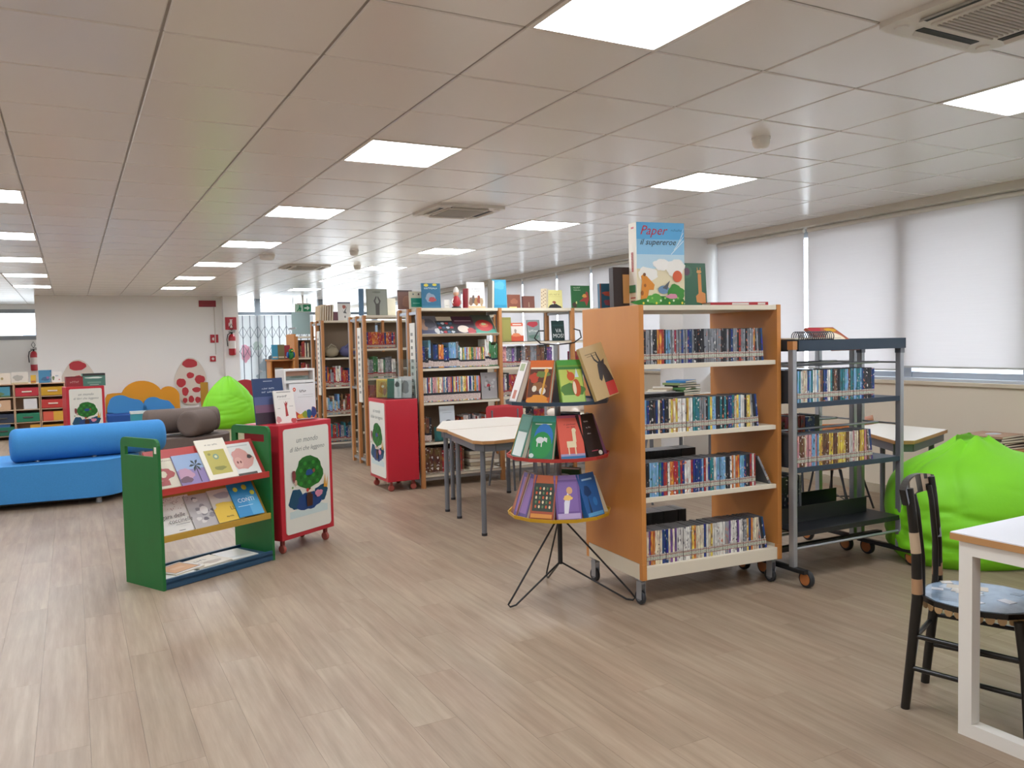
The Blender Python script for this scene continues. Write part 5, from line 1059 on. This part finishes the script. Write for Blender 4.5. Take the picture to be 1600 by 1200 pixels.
# ------------------------------------------------------------------ desk and decorated chair
dk = thing('desk', 'white desk with a beech edge and white frame legs at the right edge', 'desk', (2.82, 1.86, 0), R(1))
MB().box(0, 1.3, -.80, .02, .722, .746).build('edge_band', EDGE, dk); MB().box(.002, 1.298, -.798, .018, .7455, .750).build('tabletop', mat('dcdce0', .3), dk)
WF = mat('ded9cf', .45)
for x in (.01, 1.24):
    MB().box(x, x+.05, -.06, -.01, 0, .722).box(x, x+.05, -.78, -.73, 0, .722).box(x, x+.05, -.73, -.06, 0, .05).box(x, x+.05, -.73, -.06, .672, .722).build('leg_frame', WF, dk)
MB().box(.06, 1.24, -.06, -.03, .66, .722).box(.06, 1.24, -.76, -.73, .66, .722).build('rail', WF, dk)
B(.06, 1.24, -.28, -.26, .36, .722).build('modesty_panel', wood('9a6a44', 'a87a50', .45, (3, 3, 3), 'desk_panel'), dk)
cp = thing('computer', 'grey computer case at the right edge on the white desk', 'computer', (3.02, 1.42, .75))
MB().box(0, .2, 0, .16, .01, .26).build('case', mat('8a8c90', .4), cp, bevel=.005); B(.02, .18, -.002, 0, .04, .2).build('front_panel', mat('4a4c50', .4), cp); MB().box(.02, .05, .02, .14, 0, .01).box(.15, .18, .02, .14, 0, .01).build('foot', RUBBER, cp)

ch = thing('decorated_chair', 'black wooden chair pasted with paper cutouts pulled up to the desk', 'chair', (3.07, 1.945, 0), R(22))
CBK = mat('16130f', .3); DEC = mat('b9a184', .45); 
def leg(pts, r, nm='leg'): return MB().tube(pts, r, 10).build(nm, CBK, ch)
# local: back at +y, front at -y
for s in (-1, 1):
    p = leg([(s*.155, .21, 0), (s*.155, .185, .25), (s*.16, .165, .45), (s*.165, .168, .62), (s*.168, .185, .80), (s*.168, .195, .88)], [.017, .019, .021, .019, .018, .017])
    MB().tube([(s*.1655, .169, .63), (s*.1672, .1768, .71)], [.0193, .0188], 10).build('paper_cutout', DEC if s < 0 else mat('8f8f95', .4), p)
    MB().tube([(s*.1605, .1652, .47), (s*.163, .1665, .53)], [.0213, .0202], 10).build('paper_cutout', mat('a8825f', .45), p)
    leg([(s*.185, -.21, 0), (s*.18, -.2, .25), (s*.17, -.18, .43)], [.014, .018, .021])
    for z, y0 in ((.30, .19), (.17, .195)): leg([(s*.157, y0, z), (s*.182, -.2, z-.01)], .010, 'side_stretcher')
leg([(-.155, .19, .27), (.155, .19, .27)], .010, 'back_stretcher'); leg([(-.18, -.2, .27), (.18, -.2, .27)], .010, 'front_stretcher')
leg([(-.105, .16, .45), (-.11, .16, .60), (-.115, .178, .79), (-.12, .19, .85)], .011, 'back_slat'); leg([(.105, .16, .45), (.11, .16, .60), (.115, .178, .79), (.12, .19, .85)], .011, 'back_slat')
tr = []
for i in range(13):
    a = -1+2*i/12; tr.append((a*.222, .182+.022*(1-a*a)))
mb = MB(); n = len(tr)
lo = [(x, y, .835-.012*abs(x)/.2) for x, y in tr]; hi = [(x, y+.012, .905-.02*(abs(x)/.2)**2) for x, y in tr]
mb.add(lo+hi+[(x, y+.022, z) for x, y, z in lo]+[(x, y+.022, z) for x, y, z in hi], [f_ for i in range(n-1) for f_ in ((i, i+1, n+i+1, n+i), (2*n+i+1, 2*n+i, 3*n+i, 3*n+i+1), (n+i, n+i+1, 3*n+i+1, 3*n+i), (i+1, i, 2*n+i, 2*n+i+1))]+[(0, n, 3*n, 2*n), (n-1, 2*n+n-1, 3*n+n-1, n+n-1)])
trail = mb.build('top_rail', CBK, ch)
def cut(i0, i1, c, z0=.0, z1=1.0, off=None):   # paper pieces pasted on both sides of the top rail
    if off is None: cut(i0, i1, c, z0, z1, -.0015); off = .0235
    m2 = MB(); k = i1-i0+1
    a = [(lo[i][0]+(hi[i][0]-lo[i][0])*z0, lo[i][1]+off+(.012)*z0, lo[i][2]+(hi[i][2]-lo[i][2])*z0) for i in range(i0, i1+1)]
    b = [(lo[i][0]+(hi[i][0]-lo[i][0])*z1, lo[i][1]+off+(.012)*z1, lo[i][2]+(hi[i][2]-lo[i][2])*z1) for i in range(i0, i1+1)]
    m2.add(a+b, [f_ for i in range(k-1) for f_ in ((i+1, i, k+i, k+i+1), (i, i+1, k+i+1, k+i))]); m2.build('paper_cutout', mat(c, .4), trail)
cut(0, 2, '8f949c', .05, .95); cut(3, 6, 'b8a890', .1, .95); cut(4, 5, '5f564c', .35, .8); cut(8, 9, 'b0987c', .0, 1); cut(9, 11, 'a8927a', .4, .7); cut(10, 11, 'b8a088', .7, 1)
seat = smooth_poly([(-.21, -.22), (.21, -.22), (.19, .18), (-.19, .18)], 2)
se = MB().prism(seat, .43, .452).build('seat', CBK, ch, bevel=.004)
MB().prism([(x*.96, y*.96) for x, y in seat], .452, .454).build('seat_print', mat('8fa4b8', .15, var=.35, vscale=22), se)
rd = random.Random(3)
for k in range(16):
    x, y, w_, h_, a = rd.uniform(-.13, .13), rd.uniform(-.16, .13), rd.uniform(.03, .07), rd.uniform(.03, .06), rd.uniform(0, 3)
    MB().box(-w_/2, w_/2, -h_/2, h_/2, 0, .0004+.0001*k).build('seat_cutout', mat(rd.choice(['c9ccd2', 'b4c0cc', 'd6d0c6', '7f8f9f', 'c4b8a4']), .2), se, loc=(x, y, .454), rot=(0, 0, a))
sk = []
for i in range(len(seat)):
    a, b = Vector(seat[i]), Vector(seat[(i+1) % len(seat)])
    L = (b-a).length; nn = max(1, int(L/.03))
    for q in range(nn): sk.append((a+(b-a)*(q+.5)/nn, (b-a).normalized()))
for k, (p, d) in enumerate(sk):
    MB().prism([(-.016, .0), (.016, .0), (.014, -.014), (.006, -.022), (-.006, -.022), (-.014, -.014)], -.002, .002, axis='y').build('scallop', mat('a08058', .55), se, loc=(p.x*1.005, p.y*1.005, .432), rot=(0, 0, math.atan2(d.y, d.x)))
for k, c in enumerate(('b83a30', '2f6aa8', 'c98a2a', '3f8a4a', 'c94f2a')): MB().lathe([(.0125, -.006), (.0125, .006)], 12, axis='x', c=(-.02+.022*k, -.2, .27)).build('bead', mat(c, .4), ch)
MB().box(-.025, .025, -.001, .001, -.07, 0).build('paper_tag', mat('d6d8da', .6), ch, loc=(-.03, .19, .262), rot=(.15, .2, .3))

# ------------------------------------------------------------------ far play area
def drawer_unit(x, label, rows, top):
    t = thing('drawer_unit', label, 'drawer unit', (x, 16.35, 0), 0, 'beech drawer units'); W = .375
    MB().box(0, .012, 0, .38, 0, .955).box(W-.012, W, 0, .38, 0, .955).box(.012, W-.012, 0, .38, .94, .955).box(.012, W-.012, .37, .38, .0, .94).build('carcass', mat('c9a887', .5), t)
    for k in range(4):
        B(.012, W-.012, .0, .37, .72-.22*k, .732-.22*k).build('shelf', mat('d6bfa0', .5), t)
    for k, c in rows:
        z0 = .735-.22*k; d_ = B(.016, W-.016, -.012, .35, z0+.005, z0+.15).build('drawer', mat(c, .45), t, bevel=.004)
        B(W/2-.075, W/2+.075, -.03, -.012, z0+.07, z0+.095).build('handle', mat('e2d2c0' if k < 2 else '4a4a44', .5), d_, bevel=.006)
    return t
drawer_unit(-1.27, 'beech drawer unit with a navy drawer at the left edge', [(2, '2a3548'), (3, '1f6f5a')], 1)
drawer_unit(-.89, 'beech drawer unit with red and green drawers', [(0, 'b8303a'), (2, '1f7a58')], 1)
drawer_unit(-.505, 'beech drawer unit with yellow and red drawers', [(0, 'c99a20'), (1, 'c03a34'), (3, 'c8922a')], 1)
for lab, x, z, w_, h_, c_, art in (('blue seaside picture book in the left drawer unit', -1.10, .735, .3, .18, '3f8aa0', [('p', blob(.4, .3, .3, .2, 160), '5a7a4a'), ('r', 0, 1, 0, .15, '4a6a40')]), ('beige picture book with an owl in the left drawer unit', -1.10, .515, .3, .17, 'c9a480', [('e', .4, .5, .15, .25, 'e0d6c8'), ('e', .4, .5, .08, .13, '4a3a34')]), ('blue fish picture book low in the left drawer unit', -1.10, .08, .26, .2, '2f6fae', [('p', blob(.35, .4, .2, .2, 161), 'd8824a'), ('e', .6, .3, .1, .1, 'e6e2da')]),
      ('white board book in the middle drawer unit', -.66, .515, .2, .18, 'd6d6d4', []), ('yellow board book in the middle drawer unit', -.60, .075, .16, .17, 'd8a432', []), ('orange and yellow board book in the right drawer unit', -.32, .295, .32, .16, 'd8a832', [('r', 0, .5, 0, 1, 'd0553a')]),
      ('cream picture book with a leaf on top of the left drawer unit', -1.06, .956, .25, .19, 'e0d4c2', [('e', .5, .5, .08, .12, 'a8925a')]), ('white picture book with a grey bird on top of the drawer units', -.80, .956, .25, .2, 'd6d0c4', [('p', blob(.4, .5, .3, .25, 162), 'a8a49a'), ('r', 0, 1, 0, .1, 'c4b48a')]), ('blue underwater picture book on top of the right drawer unit', -.42, .956, .2, .22, '3a80a8', [('p', blob(.5, .3, .3, .15, 163), '2a5a80'), ('p', blob(.7, .4, .12, .1, 164), '8a5a8a')]), ('white picture book with tiny figures on top of the right drawer unit', -.26, .956, .18, .19, 'e4e0da', [('p', blob(.3, .4, .1, .2, 165), '6a7a4a'), ('p', blob(.6, .6, .15, .06, 166), 'a9b4bc'), ('e', .8, .25, .07, .06, 'c97a80')]), ('small yellow book on top of the drawer units', -.60, .956, .08, .14, 'd2a82a', [('r', .1, .9, .1, .3, 'a85a2a')])):
    show_book(lab, w_, h_, .015, c_, art, (x, 16.37 if z < .9 else 16.42, z+.001), 0, R(6))
# cloud bench
bn = thing('cloud_bench', 'children bench with an orange cloud shaped back and blue seat', 'bench', (1.3, 18.62, 0))
ORF = mat('e0941f', .75, bump=.1, bscale=200); BF = mat('1f4f98', .7, bump=.1, bscale=200)
cl = [(-.72, .08), (-.72, .5), (-.68, .58), (-.58, .60), (-.44, .60)]+[(-.02+.40*math.cos(R(a)), .50+.34*math.sin(R(a))) for a in range(165, 20, -12)]+[(.50+.22*math.cos(R(a)), .46+.24*math.sin(R(a))) for a in range(120, 0, -15)]+[(.72, .08)]
MB().prism(cl[::-1], .32, .46, axis='y').build('backrest', ORF, bn, bevel=.03)
MB().box(-.72, .62, -.25, .32, .03, .20).build('seat', BF, bn, bevel=.03); MB().box(-.70, .60, -.2, .3, 0, .03).build('base', BLACK, bn)
def cloud(label, x, s):
    o = thing('cloud_cushion', label, 'cushion', (x, 18.62, .205), 0, 'blue cloud cushions')
    p = [(-.38, 0), (-.38, .14)]+[(-.14+.2*math.cos(R(a)), .24+.14*math.sin(R(a))) for a in range(180, 20, -16)]+[(.16+.14*math.cos(R(a)), .16+.12*math.sin(R(a))) for a in range(90, 0, -18)]+[(.37, .1), (.38, 0)]
    q = smooth_poly([(a*s, b*s) for a, b in p][::-1], 1)
    MB().prism(q, .10, .26, axis='y', smooth=True).build('cushion', mat('3f86bf', .8, bump=.15, bscale=150), o, rot=(R(-8), 0, 0), bevel=.04)
cloud('large blue cloud cushion at the left of the orange bench', .98, 1.0); cloud('small blue cloud cushion at the right of the orange bench', 1.58, .82)
bx = thing('toy_bin', 'turquoise toy bin with a white rim before the orange bench', 'box', (1.18, 17.5, 0))
MB().box(-.22, .22, -.15, .15, .0, .26).build('bin', mat('3a9aac', .5), bx, bevel=.006); MB().box(-.23, .23, -.16, -.145, .26, .30).box(-.23, .23, .145, .16, .26, .30).box(-.23, -.215, -.145, .145, .26, .30).box(.215, .23, -.145, .145, .26, .30).build('rim', mat('d8dcdc', .5), bx)
# painted wooden boards leaning on the wall: plain rounded shapes, white with red patches
def board(label, x, z0, sc, seed):
    o = thing('painted_board', label, 'board', (x, 19.385, z0), 0, 'red and white painted boards')
    p = smooth_poly([(-.20, 0), (.22, 0), (.27, .35), (.36, .55), (.30, .80), (.12, 1.06), (-.10, 1.06), (-.27, .80), (-.36, .55), (-.28, .35)], 2)
    MB().prism([(a*sc, b*sc) for a, b in p], 0, .02, axis='y').build('board', mat('d9cdc0', .5), o)
    rd = random.Random(seed); spots_ = [(0, .93, .16, .10), (-.2, .5, .1, .1), (.2, .56, .11, .1), (0, .66, .08, .07), (-.12, .3, .07, .1), (.12, .33, .09, .06), (.0, .12, .06, .08), (.14, .1, .06, .07), (-.13, .1, .05, .06)]
    for x_, z_, a, b in spots_: MB().prism([(q[0]*sc, q[1]*sc) for q in blob(x_, z_, a, b, rd.randint(0, 99), amp=.08)], -.003, 0, axis='y').build('red_patch', mat('b83038', .5), o)
    return o
board('white board with red patches behind the lime bean bag by the wall', 2.30, .26, .98, 1); board('white board with red patches behind the far red display box', .10, .26, 1.0, 2)
# armchair, red and navy
ac = thing('armchair', 'red and navy children armchair half hidden behind the lime bean bag', 'armchair', (3.0, 17.1, 0), R(-20))
MB().box(-.28, .28, -.25, .25, .06, .38).build('seat', mat('a82a34', .7), ac, bevel=.03); MB().prism(smooth_poly([(-.3, .06), (.3, .06), (.3, .7), (.1, .84), (-.1, .84), (-.3, .7)], 2), .24, .36, axis='y').build('backrest', mat('a82a34', .7), ac)
for s in (-1, 1): MB().box(*sorted((s*.28, s*.38)), -.28, .34, .03, .58).build('armrest', mat('232a40', .7), ac, bevel=.02)
for s in (-1, 1):
    for y in (-.2, .25): MB().lathe([(.02, 0), (.02, .06)], 8, c=(s*.25, y, 0)).build('foot', BLACK, ac)
tag(MB().prism(smooth_poly([(2.50, 19.36), (2.66, 19.36), (2.66, 19.40), (2.50, 19.40)], 0), .02, .74).build('yellow_board', mat('b98a2a', .6), bevel=.004), 'ochre board leaning on the wall behind the lime bean bag', 'board')
pt = thing('plush_parrot', 'green and red plush parrot on top of the low wooden bookcase edge', 'toy', (3.14, 13.46, 1.286), R(10))
mb = MB()
for q in ((0, 0, .06, .05, .05, .065), (0, -.02, .14, .038, .038, .036)): mb.add(*softball(*q), 0, True)
mb.build('body', mat('2f7a3a', .9), pt)
for s in (-1, 1): MB().add(*softball(s*.05, 0, .07, .02, .035, .05, 10), 0, True).build('wing', mat('2a5a9a', .9), pt)
MB().add(*softball(0, -.015, .165, .03, .03, .02, 10), 0, True).build('crest', mat('b8303a', .9), pt)
MB().add(*softball(0, -.06, .135, .012, .02, .012, 8), 0, True).build('beak', mat('d8a23a', .6), pt)
# ------------------------------------------------------------------ fire safety things on the far wall
def extinguisher(loc, label, s=1.0):
    t = thing('fire_extinguisher', label, 'fire extinguisher', loc, 0, 'fire extinguishers'); RD = mat('a81f2a', .3)
    MB().lathe([(.06, 0), (.075, .01), (.078, .04), (.078, .38), (.06, .44), (.03, .47)], 20).build('cylinder', RD, t)
    MB().lathe([(.022, .47), (.022, .51)], 12).build('valve', BLACK, t); MB().box(-.07, .07, -.012, .012, .51, .525).box(-.015, .08, -.01, .01, .54, .552).build('handle', BLACK, t)
    MB().tube([(-.03, 0, .50), (-.09, -.02, .46), (-.11, -.02, .35), (-.10, -.03, .2)], .011, 8).build('hose', BLACK, t)
    MB().tube([(0, .02, .55), (-.04, .02, .62), (0, .02, .70), (.04, .02, .62)], .008, 6, closed=True).build('hanging_hook', BLACK, t)
    MB().lathe([(.0785, .15), (.0785, .32)], 20).build('label', mat('d8cfc8', .5), t)
extinguisher((3.17, 19.11, 1.33), 'red fire extinguisher hung on the pier beside the entrance')
extinguisher((-.80, 22.88, 1.05), 'red fire extinguisher on the white wall at the far left')
def sign(label, x, y, z, w_, h_, art, c='b02430', cat='sign'):
    o = thing('wall_sign', label, cat, (x, y, z)); B(-w_/2, w_/2, -.012, 0, 0, h_).build('plate', mat(c, .4), o)
    Art(w_, h_, -.0122).go(art).build('print', o); return o
sign('red and white fire extinguisher sign on the pier', 3.17, 19.19, 1.90, .24, .28, [('r', .42, .62, .15, .65, 'e8dcd8'), ('e', .52, .68, .1, .08, 'e8dcd8'), ('r', .4, .66, .76, .82, 'e8dcd8'), ('p', [(.3, .5), (.38, .6), (.38, .3), (.3, .25)], 'e8dcd8')])
sign('dark red rectangular emergency sign high on the far wall', 2.72, 19.41, 2.42, .36, .14, [('r', .05, .95, .1, .9, '96303a'), ('r', .2, .8, .42, .58, '8a2832')], c='8f2430')
sign('small red alarm sign on the far wall', 2.84, 19.41, 1.62, .17, .18, [('p', blob(.35, .45, .12, .2, 170), 'e8dcd8'), ('r', .58, .68, .2, .75, 'e8dcd8'), ('e', .63, .8, .07, .06, 'e8dcd8')])
cl_ = thing('call_point', 'red square fire alarm button on the far wall', 'alarm button', (2.79, 19.41, 1.20)); B(-.06, .06, -.04, 0, 0, .12).build('housing', mat('b02430', .4), cl_, bevel=.006); MB().lathe([(.028, -.047), (.03, -.04)], 14, axis='y', c=(0, 0, .06)).build('button', mat('e0d0cc', .4), cl_)
cn = B(2.85, 2.87, 19.395, 19.42, 1.35, 2.42).build('conduit', mat('d2ccc4', .6)); tag(cn, 'thin white cable conduit running up the far wall', 'conduit')
struct(B(-.62, 3.02, 19.405, 19.42, 0, .08).build('baseboard_front', mat('b9b2a8', .6)))
struct(MB().box(-.015, 0, -3, 7.5, 0, .08).build('baseboard_right', mat('b4a892', .6), loc=WL, rot=(0, 0, WA)))
